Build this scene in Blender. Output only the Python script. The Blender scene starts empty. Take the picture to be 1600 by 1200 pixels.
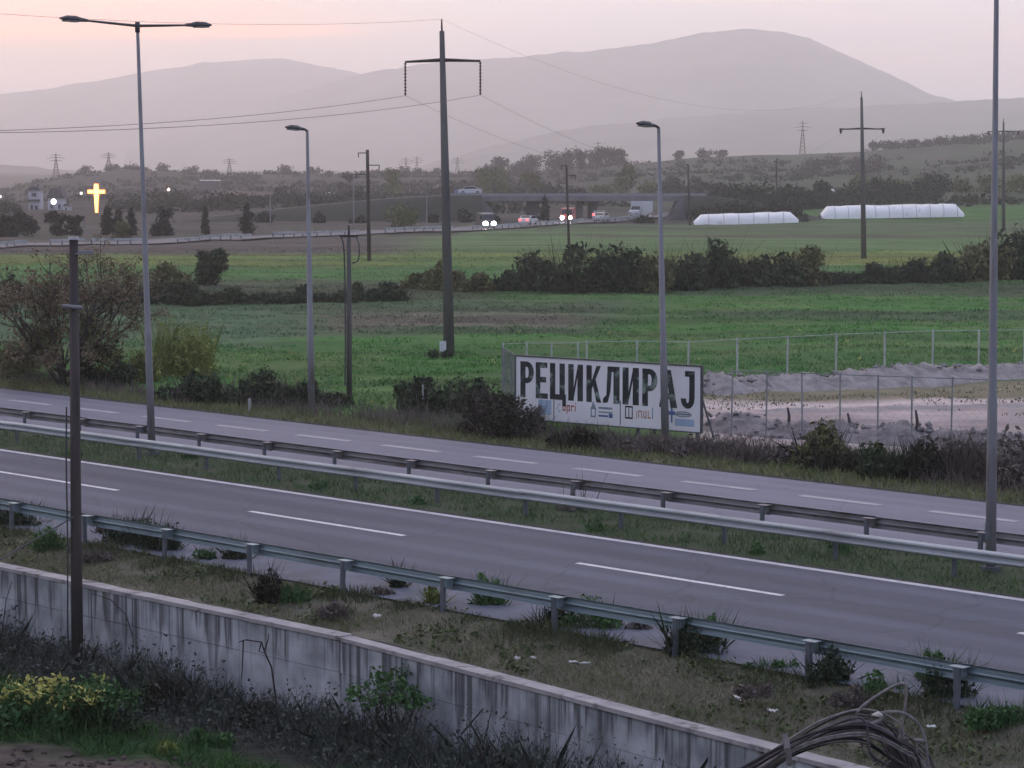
import bpy, math, random
import numpy as np
from mathutils import Vector

# ------------------------------------------------------------------ camera, sky, light
S = bpy.context.scene
F, H, HY = 4000.0, 10.0, 255.0            # focal length in photo pixels, eye height, eye level row
PITCH = math.atan((600 - HY) / F)
cam = bpy.data.cameras.new('camera')
cam.lens, cam.sensor_width = 36 * F / 1600, 36
cam.clip_start, cam.clip_end = 0.5, 60000
cam_o = bpy.data.objects.new('camera', cam)
cam_o.location = (0, 0, H)
cam_o.rotation_euler = (math.pi / 2 - PITCH, 0, 0)
S.collection.objects.link(cam_o)
S.camera = cam_o

SUN_AZ, SUN_EL = -24.0, 1.5               # dusk: sun low over the ridge, left of the view
world = bpy.data.worlds.new('World')
S.world = world
world.use_nodes = True
wn, wl = world.node_tree.nodes, world.node_tree.links
wn.clear()
out = wn.new('ShaderNodeOutputWorld')
sky = wn.new('ShaderNodeTexSky')
sky.sky_type = 'NISHITA'
sky.sun_disc = False
sky.sun_elevation = math.radians(SUN_EL)
sky.sun_rotation = math.radians(SUN_AZ)
sky.air_density, sky.dust_density = 1.2, 1.0
bg1 = wn.new('ShaderNodeBackground'); bg1.inputs[1].default_value = 0.05
wl.new(sky.outputs[0], bg1.inputs[0])
# thin high dusk cloud over the whole sky: pink near the horizon, blue-grey overhead
tc = wn.new('ShaderNodeTexCoord')
sep = wn.new('ShaderNodeSeparateXYZ'); wl.new(tc.outputs['Generated'], sep.inputs[0])
ramp = wn.new('ShaderNodeValToRGB'); wl.new(sep.outputs[2], ramp.inputs[0])
cr = ramp.color_ramp                      # away from the sunset: blue-grey dusk
cr.elements[0].position, cr.elements[0].color = 0.0, (1.20, 1.17, 1.26, 1)
cr.elements[1].position, cr.elements[1].color = 1.0, (0.42, 0.58, 1.02, 1)
e = cr.elements.new(0.30); e.color = (0.60, 0.73, 1.08, 1)
# towards the sunset: pale pink, brightest low down
dotp = wn.new('ShaderNodeVectorMath'); dotp.operation = 'DOT_PRODUCT'
nrm = wn.new('ShaderNodeVectorMath'); nrm.operation = 'NORMALIZE'
wl.new(tc.outputs['Generated'], nrm.inputs[0]); wl.new(nrm.outputs[0], dotp.inputs[0])
_a = math.radians(SUN_AZ)
dotp.inputs[1].default_value = (math.sin(_a) * 0.98, math.cos(_a) * 0.98, 0.2)
dm = wn.new('ShaderNodeMapRange'); dm.interpolation_type = 'SMOOTHSTEP'
dm.inputs[1].default_value = 0.05; dm.inputs[2].default_value = 0.98
wl.new(dotp.outputs['Value'], dm.inputs[0])
mixs = wn.new('ShaderNodeMix'); mixs.data_type = 'RGBA'
wl.new(dm.outputs[0], mixs.inputs[0]); wl.new(ramp.outputs[0], mixs.inputs[6])
mixs.inputs[7].default_value = (1.45, 1.37, 1.42, 1)
# afterglow: peach lobe round the place where the sun went down
glow = wn.new('ShaderNodeMapRange'); glow.interpolation_type = 'SMOOTHSTEP'
_g = math.radians(-17)
dot2 = wn.new('ShaderNodeVectorMath'); dot2.operation = 'DOT_PRODUCT'; wl.new(nrm.outputs[0], dot2.inputs[0])
dot2.inputs[1].default_value = (math.sin(_g) * math.cos(0.12), math.cos(_g) * math.cos(0.12), math.sin(0.12))
glow.inputs[1].default_value = math.cos(math.radians(17)); glow.inputs[2].default_value = 1.0
wl.new(dot2.outputs['Value'], glow.inputs[0])
mixg = wn.new('ShaderNodeMix'); mixg.data_type = 'RGBA'
wl.new(glow.outputs[0], mixg.inputs[0]); wl.new(mixs.outputs[2], mixg.inputs[6]); mixg.inputs[7].default_value = (1.78, 1.28, 1.02, 1)
# long thin cloud streaks catching that light
mp = wn.new('ShaderNodeMapping'); wl.new(nrm.outputs[0], mp.inputs[0])
mp.inputs['Scale'].default_value = (3.0, 3.0, 60)
mp.inputs['Location'].default_value = (0.35, 0.2, 0.18)
nz = wn.new('ShaderNodeTexNoise'); wl.new(mp.outputs[0], nz.inputs[0])
nz.inputs['Scale'].default_value = 1.3; nz.inputs['Detail'].default_value = 2
cr2n = wn.new('ShaderNodeMapRange'); wl.new(nz.outputs[0], cr2n.inputs[0])
cr2n.inputs[1].default_value = 0.46; cr2n.inputs[2].default_value = 0.72
mix = wn.new('ShaderNodeMix'); mix.data_type = 'RGBA'
def wmath(op, a, b=None):
    q = wn.new('ShaderNodeMath'); q.operation = op
    for i, x in enumerate((a, b)):
        if x is None: continue
        if isinstance(x, (int, float)): q.inputs[i].default_value = x
        else: wl.new(x, q.inputs[i])
    return q.outputs[0]
def wstep(x, a, b):
    q = wn.new('ShaderNodeMapRange'); q.interpolation_type = 'SMOOTHSTEP'; wl.new(x, q.inputs[0]); q.inputs[1].default_value = a; q.inputs[2].default_value = b
    return q.outputs[0]
sepn = wn.new('ShaderNodeSeparateXYZ'); wl.new(nrm.outputs[0], sepn.inputs[0])
zc_ = wmath('ADD', wmath('SUBTRACT', sepn.outputs[2], 0.0515), wmath('MULTIPLY', wmath('SUBTRACT', nz.outputs[0], 0.5), 0.012))
band_ = wmath('SUBTRACT', 1.0, wstep(wmath('ABSOLUTE', zc_), 0.0006, 0.0052))
xm_ = wmath('MULTIPLY', wmath('SUBTRACT', 1.0, wstep(sepn.outputs[0], -0.10, -0.028)), wstep(sepn.outputs[0], -0.6, -0.12))
streak = wmath('MAXIMUM', wmath('MULTIPLY', cr2n.outputs[0], 0.5), wmath('MULTIPLY', band_, xm_))
wl.new(streak, mix.inputs[0])
wl.new(mixg.outputs[2], mix.inputs[6])
st_ = wn.new('ShaderNodeMix'); st_.data_type = 'RGBA'; st_.blend_type = 'MULTIPLY'; st_.inputs[0].default_value = 1
wl.new(mixg.outputs[2], st_.inputs[6]); st_.inputs[7].default_value = (2.1, 1.18, 0.78, 1)
wl.new(st_.outputs[2], mix.inputs[7])
bg2 = wn.new('ShaderNodeBackground'); bg2.inputs[1].default_value = 0.9
wl.new(mix.outputs[2], bg2.inputs[0])
add = wn.new('ShaderNodeAddShader')
wl.new(bg1.outputs[0], add.inputs[0]); wl.new(bg2.outputs[0], add.inputs[1])
wl.new(add.outputs[0], out.inputs[0])

sun = bpy.data.lights.new('sun', 'SUN')
sun.energy, sun.angle, sun.color = 0.15, math.radians(20), (1.0, 0.82, 0.7)
sun_o = bpy.data.objects.new('sun', sun)
az = math.radians(SUN_AZ)
sd = Vector((math.sin(az) * math.cos(0.2), math.cos(az) * math.cos(0.2), math.sin(0.2)))
sun_o.rotation_euler = sd.to_track_quat('Z', 'Y').to_euler()
sun_o.location = (0, 0, 60)
S.collection.objects.link(sun_o)

S.view_settings.view_transform = 'Standard'
S.view_settings.look = 'None'
S.view_settings.exposure = 0.05
S.view_settings.gamma = 1.0
S.render.engine = 'CYCLES'
S.cycles.volume_bounces = 3
S.cycles.diffuse_bounces = 2
S.cycles.glossy_bounces = 2
S.cycles.max_bounces = 4
S.cycles.use_adaptive_sampling = True
S.cycles.adaptive_threshold = 0.03
S.cycles.use_light_tree = False

rng = np.random.default_rng(7)
random.seed(7)
COL = S.collection

# ------------------------------------------------------------------ where things stand
def ray(px, py):
    cx, cy = (px - 800) / F, (600 - py) / F
    return (cx, math.cos(PITCH) + cy * math.sin(PITCH), -math.sin(PITCH) + cy * math.cos(PITCH))
def P(px, py, z=0.0):
    x, y, w = ray(px, py); t = (z - H) / w
    return Vector((x * t, y * t, z))
def PD(px, py, Y):
    x, y, w = ray(px, py); t = Y / y
    return Vector((x * t, Y, H + w * t))
_x, _y, _w = ray(-3050, 255)
_l = math.hypot(_x, _y)
A = Vector((_x / _l, _y / _l, 0))         # along the motorway, away to the left
N = Vector((A.y, -A.x, 0))                # across it, away from the camera
def UV(u, v, z=0.0):
    q = A * u + N * v; q.z = z
    return q
def V(px, v, z=0.0):                      # point on the line v = const in a given photo column
    py = 800
    for _ in range(6):
        x, y, w = ray(px, py)
        k = x / y
        Y = v / (k * N.x + N.y)
        py = 600 + F * math.tan(math.atan((H - z) / Y) - PITCH)
    return Vector((k * Y, Y, z))
def uof(p): return p.x * A.x + p.y * A.y
def vof(p): return p.x * N.x + p.y * N.y
ROADANG = math.atan2(A.y, A.x)

# ------------------------------------------------------------------ materials
MATS = {}
def nodes_of(name):
    m = bpy.data.materials.new(name); m.use_nodes = True
    nt = m.node_tree; b = nt.nodes['Principled BSDF']
    return m, nt, b
def mat(name, c1, c2=None, scale=4.0, rough=0.85, metal=0.0, bump=0.0, island=0.0, stretch=(1, 1, 1),
        rot=0.0, detail=3, lo=0.35, hi=0.65, attr=None, spec=0.3, c3=None, c3scale=30.0, c3lo=0.6, c3hi=0.75, bscale=None):
    if name in MATS: return MATS[name]
    m, nt, b = nodes_of(name)
    n, l = nt.nodes, nt.links
    b.inputs['Roughness'].default_value = rough
    b.inputs['Metallic'].default_value = metal
    b.inputs['Specular IOR Level'].default_value = spec
    geo = n.new('ShaderNodeNewGeometry')
    mp = n.new('ShaderNodeMapping'); mp.vector_type = 'TEXTURE'
    mp.inputs['Rotation'].default_value = (0, 0, rot)
    mp.inputs['Scale'].default_value = stretch
    l.new(geo.outputs['Position'], mp.inputs[0])
    nz = n.new('ShaderNodeTexNoise'); nz.inputs['Scale'].default_value = scale; nz.inputs['Detail'].default_value = detail
    l.new(mp.outputs[0], nz.inputs[0])
    mr = n.new('ShaderNodeMapRange'); mr.inputs[1].default_value = lo; mr.inputs[2].default_value = hi
    l.new(nz.outputs[0], mr.inputs[0])
    fac = mr.outputs[0]
    if island:
        ri = n.new('ShaderNodeMath'); ri.operation = 'MULTIPLY_ADD'
        l.new(geo.outputs['Random Per Island'], ri.inputs[0]); ri.inputs[1].default_value = island
        ad = n.new('ShaderNodeMath'); ad.operation = 'MULTIPLY'; l.new(fac, ad.inputs[0]); ad.inputs[1].default_value = 1 - island
        l.new(ad.outputs[0], ri.inputs[2]); fac = ri.outputs[0]
    mx = n.new('ShaderNodeMix'); mx.data_type = 'RGBA'
    l.new(fac, mx.inputs[0])
    c2 = c2 or tuple(x * 0.75 for x in c1)
    if attr:
        at = n.new('ShaderNodeAttribute'); at.attribute_name = attr
        for idx, c in ((6, c1), (7, c2)):
            mm = n.new('ShaderNodeMix'); mm.data_type = 'RGBA'; mm.blend_type = 'MULTIPLY'; mm.inputs[0].default_value = 1
            l.new(at.outputs['Color'], mm.inputs[6]); mm.inputs[7].default_value = (*c, 1)
            l.new(mm.outputs[2], mx.inputs[idx])
    else:
        mx.inputs[6].default_value = (*c1, 1); mx.inputs[7].default_value = (*c2, 1)
    outc = mx.outputs[2]
    if c3:
        n3 = n.new('ShaderNodeTexNoise'); n3.inputs['Scale'].default_value = c3scale; n3.inputs['Detail'].default_value = 2
        l.new(mp.outputs[0], n3.inputs[0])
        m3 = n.new('ShaderNodeMapRange'); m3.inputs[1].default_value = c3lo; m3.inputs[2].default_value = c3hi
        l.new(n3.outputs[0], m3.inputs[0])
        x3 = n.new('ShaderNodeMix'); x3.data_type = 'RGBA'; l.new(m3.outputs[0], x3.inputs[0])
        l.new(outc, x3.inputs[6]); x3.inputs[7].default_value = (*c3, 1)
        outc = x3.outputs[2]
    l.new(outc, b.inputs['Base Color'])
    if bump:
        bp = n.new('ShaderNodeBump'); bp.inputs['Strength'].default_value = bump; bp.inputs['Distance'].default_value = 0.05
        src = nz
        if bscale:
            src = n.new('ShaderNodeTexNoise'); src.inputs['Scale'].default_value = bscale; src.inputs['Detail'].default_value = 1
            l.new(geo.outputs['Position'], src.inputs[0])
        l.new(src.outputs[0], bp.inputs['Height']); l.new(bp.outputs[0], b.inputs['Normal'])
    MATS[name] = m
    return m
def emit(name, c, s):
    if name in MATS: return MATS[name]
    m, nt, b = nodes_of(name)
    b.inputs['Base Color'].default_value = (*c, 1)
    b.inputs['Emission Color'].default_value = (*c, 1)
    b.inputs['Emission Strength'].default_value = s
    m.cycles.emission_sampling = 'NONE'
    MATS[name] = m
    return m

# ------------------------------------------------------------------ mesh building
class MB:
    def __init__(s): s.v = []; s.f = []
    def quadpts(s, pts):
        i = len(s.v); s.v += [tuple(p) for p in pts]; s.f.append(tuple(range(i, i + len(pts))))
    def box(s, c, size, ex=None, ey=None, ez=None):
        c = Vector(c); ex = ex or Vector((1, 0, 0)); ey = ey or Vector((0, 1, 0)); ez = ez or Vector((0, 0, 1))
        hx, hy, hz = [q / 2 for q in size]
        i = len(s.v)
        for a, b, d in ((-1,-1,-1),(1,-1,-1),(1,1,-1),(-1,1,-1),(-1,-1,1),(1,-1,1),(1,1,1),(-1,1,1)):
            s.v.append(tuple(c + ex * (a * hx) + ey * (b * hy) + ez * (d * hz)))
        for q in ((0,3,2,1),(4,5,6,7),(0,1,5,4),(1,2,6,5),(2,3,7,6),(3,0,4,7)): s.f.append(tuple(i + k for k in q))
        return s
    def tube(s, pts, rads, n=8, cap=True):
        pts = [Vector(p) for p in pts]
        if not hasattr(rads, '__len__'): rads = [rads] * len(pts)
        base = len(s.v)
        t0 = None
        for k, p in enumerate(pts):
            t = (pts[min(k + 1, len(pts) - 1)] - pts[max(k - 1, 0)])
            if t.length < 1e-9: t = Vector((0, 0, 1))
            t.normalize()
            ref = Vector((0, 0, 1)) if abs(t.z) < 0.9 else Vector((1, 0, 0))
            if t0 is None: x = t.cross(ref).normalized()
            else: x = (t0 - t * t0.dot(t)); x = x.normalized() if x.length > 1e-6 else t.cross(ref).normalized()
            t0 = x
            y = t.cross(x)
            for j in range(n):
                an = 2 * math.pi * j / n
                s.v.append(tuple(p + (x * math.cos(an) + y * math.sin(an)) * rads[k]))
        for k in range(len(pts) - 1):
            for j in range(n):
                a = base + k * n + j; b = base + k * n + (j + 1) % n
                s.f.append((a, b, b + n, a + n))
        if cap:
            s.f.append(tuple(base + j for j in reversed(range(n))))
            s.f.append(tuple(base + (len(pts) - 1) * n + j for j in range(n)))
        return s
    def prism(s, poly, o, ex, ey, ez, depth):   # polygon in (ex, ey), thick along ez
        i = len(s.v); k = len(poly); o = Vector(o)
        for d in (0, depth):
            for a, b in poly: s.v.append(tuple(o + ex * a + ey * b + ez * d))
        s.f.append(tuple(i + j for j in reversed(range(k)))); s.f.append(tuple(i + k + j for j in range(k)))
        for j in range(k): s.f.append((i + j, i + (j + 1) % k, i + k + (j + 1) % k, i + k + j))
        return s
    def mesh(s, name, m, smooth=False):
        me = bpy.data.meshes.new(name); me.from_pydata(s.v, [], s.f)
        if m: me.materials.append(m)
        if smooth:
            me.polygons.foreach_set('use_smooth', [True] * len(me.polygons))
        me.update()
        return me
    def build(s, name, m, parent=None, smooth=False):
        return link(name, s.mesh(name, m, smooth), parent)
def link(name, me, parent=None):
    o = bpy.data.objects.new(name, me); COL.objects.link(o)
    if parent: o.parent = parent
    return o
def npmesh(name, verts, nper, m, parent=None, colors=None, smooth=False):
    """faces of nper consecutive vertices each (loose leaves, blades)"""
    verts = np.asarray(verts, np.float32).reshape(-1, 3)
    nv = len(verts); nf = nv // nper
    me = bpy.data.meshes.new(name)
    me.vertices.add(nv); me.vertices.foreach_set('co', verts.ravel())
    me.loops.add(nv); me.loops.foreach_set('vertex_index', np.arange(nv, dtype=np.int32))
    me.polygons.add(nf)
    me.polygons.foreach_set('loop_start', np.arange(0, nv, nper, dtype=np.int32))
    me.update(calc_edges=True)
    if colors is not None:
        at = me.color_attributes.new('Col', 'FLOAT_COLOR', 'POINT')
        at.data.foreach_set('color', np.asarray(colors, np.float32).ravel())
    me.materials.append(m)
    return link(name, me, parent)
def gridmesh(name, XYZ, m, colors=None, smooth=True, parent=None):
    r, c, _ = XYZ.shape
    me = bpy.data.meshes.new(name)
    me.vertices.add(r * c); me.vertices.foreach_set('co', XYZ.astype(np.float32).ravel())
    i = np.arange(r * c).reshape(r, c)
    q = np.stack([i[:-1, :-1], i[:-1, 1:], i[1:, 1:], i[1:, :-1]], -1).reshape(-1, 4).astype(np.int32)
    me.loops.add(q.size); me.loops.foreach_set('vertex_index', q.ravel())
    me.polygons.add(len(q)); me.polygons.foreach_set('loop_start', np.arange(0, q.size, 4, dtype=np.int32))
    if smooth: me.polygons.foreach_set('use_smooth', np.ones(len(q), bool))
    me.update(calc_edges=True)
    if colors is not None:
        at = me.color_attributes.new('Col', 'FLOAT_COLOR', 'POINT')
        at.data.foreach_set('color', colors.astype(np.float32).ravel())
    me.materials.append(m)
    return link(name, me, parent)
def tag(o, label, cat, group=None):
    o['label'] = label; o['category'] = cat
    if group: o['group'] = group
    return o
def thing(name, label, cat, loc=(0, 0, 0), rz=0.0, group=None):
    o = bpy.data.objects.new(name, None); COL.objects.link(o)
    o.empty_display_size = 0.3
    o.location = loc; o.rotation_euler = (0, 0, rz)
    return tag(o, label, cat, group)
def struct(o): o['kind'] = 'structure'; return o
def stuff(o): o['kind'] = 'stuff'; return o
def copy_tree(o, parent=None):
    c = o.copy(); COL.objects.link(c)
    if parent: c.parent = parent
    for ch in list(o.children): copy_tree(ch, c)
    return c

# cheap value noise
def vnoise(x, y, seed=0):
    xi, yi = np.floor(x).astype(np.int64), np.floor(y).astype(np.int64)
    fx, fy = x - xi, y - yi
    fx, fy = fx * fx * (3 - 2 * fx), fy * fy * (3 - 2 * fy)
    def h(a, b):
        k = (a * 374761393 + b * 668265263 + seed * 1442695041) & 0x7fffffff
        k = ((k ^ (k >> 13)) * 1274126177) & 0x7fffffff
        return ((k ^ (k >> 16)) & 0xffff) / 65535.0
    return (h(xi, yi) * (1 - fx) + h(xi + 1, yi) * fx) * (1 - fy) + (h(xi, yi + 1) * (1 - fx) + h(xi + 1, yi + 1) * fx) * fy
def fbm(x, y, seed=0, o=4):
    s, a, t = 0, 1.0, 0
    for k in range(o):
        s = s + a * vnoise(x * 2 ** k, y * 2 ** k, seed + k); t += a; a *= 0.5
    return s / t
def sstep(a, b, x):
    t = np.clip((x - a) / (b - a), 0, 1); return t * t * (3 - 2 * t)

# ------------------------------------------------------------------ across the motorway (metres)
V_WALL, V_VERGE, V_PAVE, V_DASH, V_EDGE, V_MED0, V_RAIL1, V_RAIL2, V_FAR0, V_FAR1 = 35.9, 36.1, 38.35, 45.13, 48.58, 48.85, 50.25, 53.0, 53.3, 62.15
Z_VERGE_LOW = -0.3

# ------------------------------------------------------------------ the land
TPX = [-1500, 0, 100, 200, 330, 520, 700, 800, 980, 1100, 1300, 1450, 1600, 3200]
TY = [300, 420, 520, 720, 950, 1250, 1700, 2600, 12000]
TZ = {  # photo rows seen at those distances, per column; turned to heights below
    300: [388.3] * 14, 420: [350.2] * 14,
    520: [334] * 8 + [333, 331, 328, 326, 322, 318],
    720: [322, 322, 321, 320, 318, 312, 311, 311, 309, 306, 298, 292, 283, 276],
    950: [318, 318, 312, 304, 298, 292, 288, 287, 278, 272, 266, 258, 244, 236],
    1250: [302, 299, 276, 264, 273, 272, 272, 272, 257, 246, 240, 229, 214, 205],
    1700: [300, 300, 290, 280, 280, 280, 280, 280, 275, 270, 262, 255, 245, 240],
    2600: [275] * 14, 12000: [262] * 14}
TG = np.array([[H - (r - HY) / F * Y for r in TZ[Y]] for Y in TY])
def terrain(X, Y):
    X, Y = np.asarray(X, float), np.asarray(Y, float)
    Yc = np.clip(Y, 300, 12000)
    px = np.clip(800 + F * X / np.maximum(Y, 30), -1500, 3200)
    ci = np.clip(np.searchsorted(TPX, px) - 1, 0, len(TPX) - 2)
    ri = np.clip(np.searchsorted(TY, Yc) - 1, 0, len(TY) - 2)
    tpx, ty = np.array(TPX, float), np.array(TY, float)
    fx = (px - tpx[ci]) / (tpx[ci + 1] - tpx[ci]); fy = (Yc - ty[ri]) / (ty[ri + 1] - ty[ri])
    fy = fy * fy * (3 - 2 * fy) * 0.5 + fy * 0.5
    z = (TG[ri, ci] * (1 - fx) + TG[ri, ci + 1] * fx) * (1 - fy) + (TG[ri + 1, ci] * (1 - fx) + TG[ri + 1, ci + 1] * fx) * fy
    far = sstep(500, 900, Y)
    z = z + far * (fbm(X / 60, Y / 60, 3) - 0.5) * 3.0
    return z
def ground_z(X, Y):
    X, Y = np.asarray(X, float), np.asarray(Y, float)
    v = X * N.x + Y * N.y
    b = (fbm(X / 9, Y / 9, 11) - 0.5) * 0.5 + (fbm(X / 2.2, Y / 2.2, 12) - 0.5) * 0.18
    z = terrain(X, Y) + b * sstep(V_FAR1 + 3, V_FAR1 + 10, v) * (1 - sstep(450, 600, Y) * 0.5)
    drop = 1 - sstep(V_FAR1 + 0.6, V_FAR1 + 2.4, v)
    return z - drop * 5.0 + 0.02
def GZ(p):
    return float(ground_z(np.array([p.x]), np.array([p.y]))[0])
def G(px, py):                             # a spot on the flat field
    p = P(px, py, 0.0); p.z = GZ(p); return p
def GD(px, Y):                             # a spot at a distance, on the land
    X = (px - 800) / F * Y
    return Vector((X, Y, GZ(Vector((X, Y, 0)))))

def land_colour(X, Y):
    """base colours of crops, soil and scrub by place"""
    Yc = np.maximum(Y, 20)
    px = 800 + F * X / Yc; py = HY + F * H / Yc          # column and row of flat ground
    w1 = (fbm(X / 14, Y / 14, 21) - 0.5); w2 = (fbm(X / 4, Y / 4, 22) - 0.5); w3 = (fbm(X / 30, Y / 50, 23) - 0.5)
    c = np.empty(X.shape + (3,)); c[:] = (0.033, 0.090, 0.023)
    def put(mask, col):
        m = np.clip(mask, 0, 1)[..., None]; c[:] = c * (1 - m) + np.array(col) * m
    band = lambda a, b, s=4, k=20: sstep(a - s, a + s, py + w1 * k) * (1 - sstep(b - s, b + s, py + w1 * k))
    put(sstep(0.0, 0.25, w2 + w1 * 0.6) * 0.7, (0.056, 0.095, 0.032))
    # weedy grey-green strip before the hedgerow, ploughed patch
    put(band(474, 528, 5) * (1 - sstep(930, 1080, px + w3 * 200)) * 0.75, (0.046, 0.068, 0.042))
    put(band(492, 516, 4) * sstep(480, 560, px) * (1 - sstep(850, 960, px)) * 0.7, (0.085, 0.074, 0.062))
    put(band(478, 545, 6) * (1 - sstep(380, 520, px)) * 0.7, (0.045, 0.085, 0.045))
    put(band(486, 500, 3, 10) * sstep(950, 1150, px) * 0.75, (0.030, 0.050, 0.028))
    put(band(436, 474, 5) * (1 - sstep(700, 860, px)) * 0.85, (0.040, 0.050, 0.032))
    put(band(440, 462, 3, 6) * sstep(800, 860, px) * 0.8, (0.035, 0.05, 0.03))
    # strip fields behind the hedgerow
    put(band(396, 438, 4, 10), (0.042, 0.100, 0.030))
    put(band(392, 414, 4, 10) * (0.55 + 1.2 * w3 + 0.8 * w2), (0.112, 0.124, 0.034))
    put(band(362, 394, 4, 6), (0.060, 0.108, 0.042))
    put(band(368, 397, 4, 6) * (1 - sstep(560, 720, px)), (0.056, 0.051, 0.046))
    put(band(366, 371, 1.2, 3) * sstep(850, 950, px) * 0.8, (0.05, 0.05, 0.035))
    put(band(346, 364, 3, 4), (0.052, 0.080, 0.040))
    put(band(300, 369, 3, 4) * (1 - sstep(700, 740, px)), (0.046, 0.047, 0.040))
    # fenced yard on the right: sand, rubble soil, olive grass
    yard = sstep(1060, 1110, px + w2 * 40)
    put(yard * band(596, 640, 3, 8), (0.105, 0.100, 0.065))
    put(yard * band(622, 700, 4, 10), (0.30, 0.265, 0.25))
    put(yard * band(646, 720, 4, 12) * (0.5 + 1.3 * w2), (0.20, 0.18, 0.175))
    put(sstep(585, 600, py) * (1 - sstep(1060, 1110, px)) * 0.4, (0.05, 0.085, 0.03))
    # scrubby, greener and browner hills beyond
    far = sstep(480, 640, Y)
    put(band(318, 350, 2, 2) * (1 - sstep(1080, 1130, px)), (0.040, 0.039, 0.036))
    put(far, (0.026, 0.025, 0.026))
    put(far * sstep(800, 1050, px + w3 * 300) * (0.6 + 1.0 * w1), (0.042, 0.064, 0.036))
    put(far * sstep(0.02, 0.22, fbm(X / 40, Y / 90, 31) - 0.5) * 0.8, (0.014, 0.016, 0.013))
    put(far * sstep(0.10, 0.20, fbm(X / 35, Y / 120, 33) - 0.5) * 0.7, (0.055, 0.048, 0.046))
    lay = fbm(X / 26, Y / 3.2, 171) - 0.5; lay2 = fbm(X / 9, Y / 1.4, 172) - 0.5
    c *= (1 + (1.05 * lay + 0.5 * lay2) * (1 - far))[..., None]
    return np.clip(c, 0.004, 1)

th = np.concatenate([np.radians(np.linspace(-180, -16, 70, endpoint=False)), np.radians(np.linspace(-16, 16, 330)), np.radians(np.linspace(16.5, 180, 70))])
rr = np.concatenate([[12, 30, 50, 70], 80 * np.exp(np.arange(0, 225) * 0.0082), 80 * np.exp(225 * 0.0082) * np.exp(np.arange(1, 90) * 0.0345)])
rr = rr[rr < 11400]
R_, T_ = np.meshgrid(rr, th, indexing='ij')
GX, GY = R_ * np.sin(T_), R_ * np.cos(T_)
gz = ground_z(GX, GY)
gcol = np.concatenate([land_colour(GX, GY), np.ones(GX.shape + (1,))], -1)
M_land = mat('field_soil_and_grass', (1.75, 1.62, 1.6), (1.2, 1.18, 1.15), scale=0.9, stretch=(1.6, 1, 1), detail=5, lo=0.3, hi=0.7, attr='Col', rough=1, spec=0.1, bump=0.8, bscale=3)
struct(gridmesh('ground', np.stack([GX, GY, gz], -1), M_land, gcol))

# low ground in front of the retaining wall, rising to where the camera stands
def low_z(u, v):
    z = np.interp(v, [-80, 0, 8, 14, 20, 27.5, 31, 36], [8.2, 8.0, 6.6, 3.0, 0.3, -2.1, -2.25, -2.45])
    return z + (fbm(u / 2.5, v / 2.5, 41) - 0.5) * 0.35 * sstep(6, 16, v)
uu = np.concatenate([np.linspace(-120, 10, 30, endpoint=False), np.linspace(10, 80, 240), np.linspace(82, 260, 40)])
vv = np.concatenate([np.linspace(-60, 10, 20, endpoint=False), np.linspace(10, 36.0, 100)])
Vg, Ug = np.meshgrid(vv, uu, indexing='ij')
LZ = low_z(Ug, Vg)
LXYZ = np.stack([A.x * Ug + N.x * Vg, A.y * Ug + N.y * Vg, LZ], -1)
def soil_mask(u, v):
    X, Y = A.x * u + N.x * v, A.y * u + N.y * v
    w = fbm(u / 1.5, v / 1.5, 52) - 0.5
    return (1 - sstep(51.6, 52.8, Y + w * 2.5 + np.maximum(X + 8.5, 0) * 0.8)) * (1 - sstep(-6.5, -5.0, X + w * 2))
def low_colour(u, v):
    c = np.empty(u.shape + (3,)); c[:] = (0.040, 0.040, 0.036)
    w = fbm(u / 2, v / 2, 51) - 0.5
    def put(m, col):
        m = np.clip(m, 0, 1)[..., None]; c[:] = c * (1 - m) + np.array(col) * m
    put((1 - sstep(32.0, 33.4, v + w * 2.0)) * sstep(-0.5, 0.3, w + 0.2), (0.030, 0.062, 0.022))
    put(soil_mask(u, v), (0.095, 0.076, 0.066))
    return c
lcol = np.concatenate([low_colour(Ug, Vg), np.ones(Ug.shape + (1,))], -1)
struct(gridmesh('lower_ground', LXYZ, mat('bank_soil', (1.2, 1.2, 1.2), (0.6, 0.6, 0.6), scale=2.5, detail=8, attr='Col', rough=1, spec=0.1, bump=1.0, bscale=7), lcol))

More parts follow.
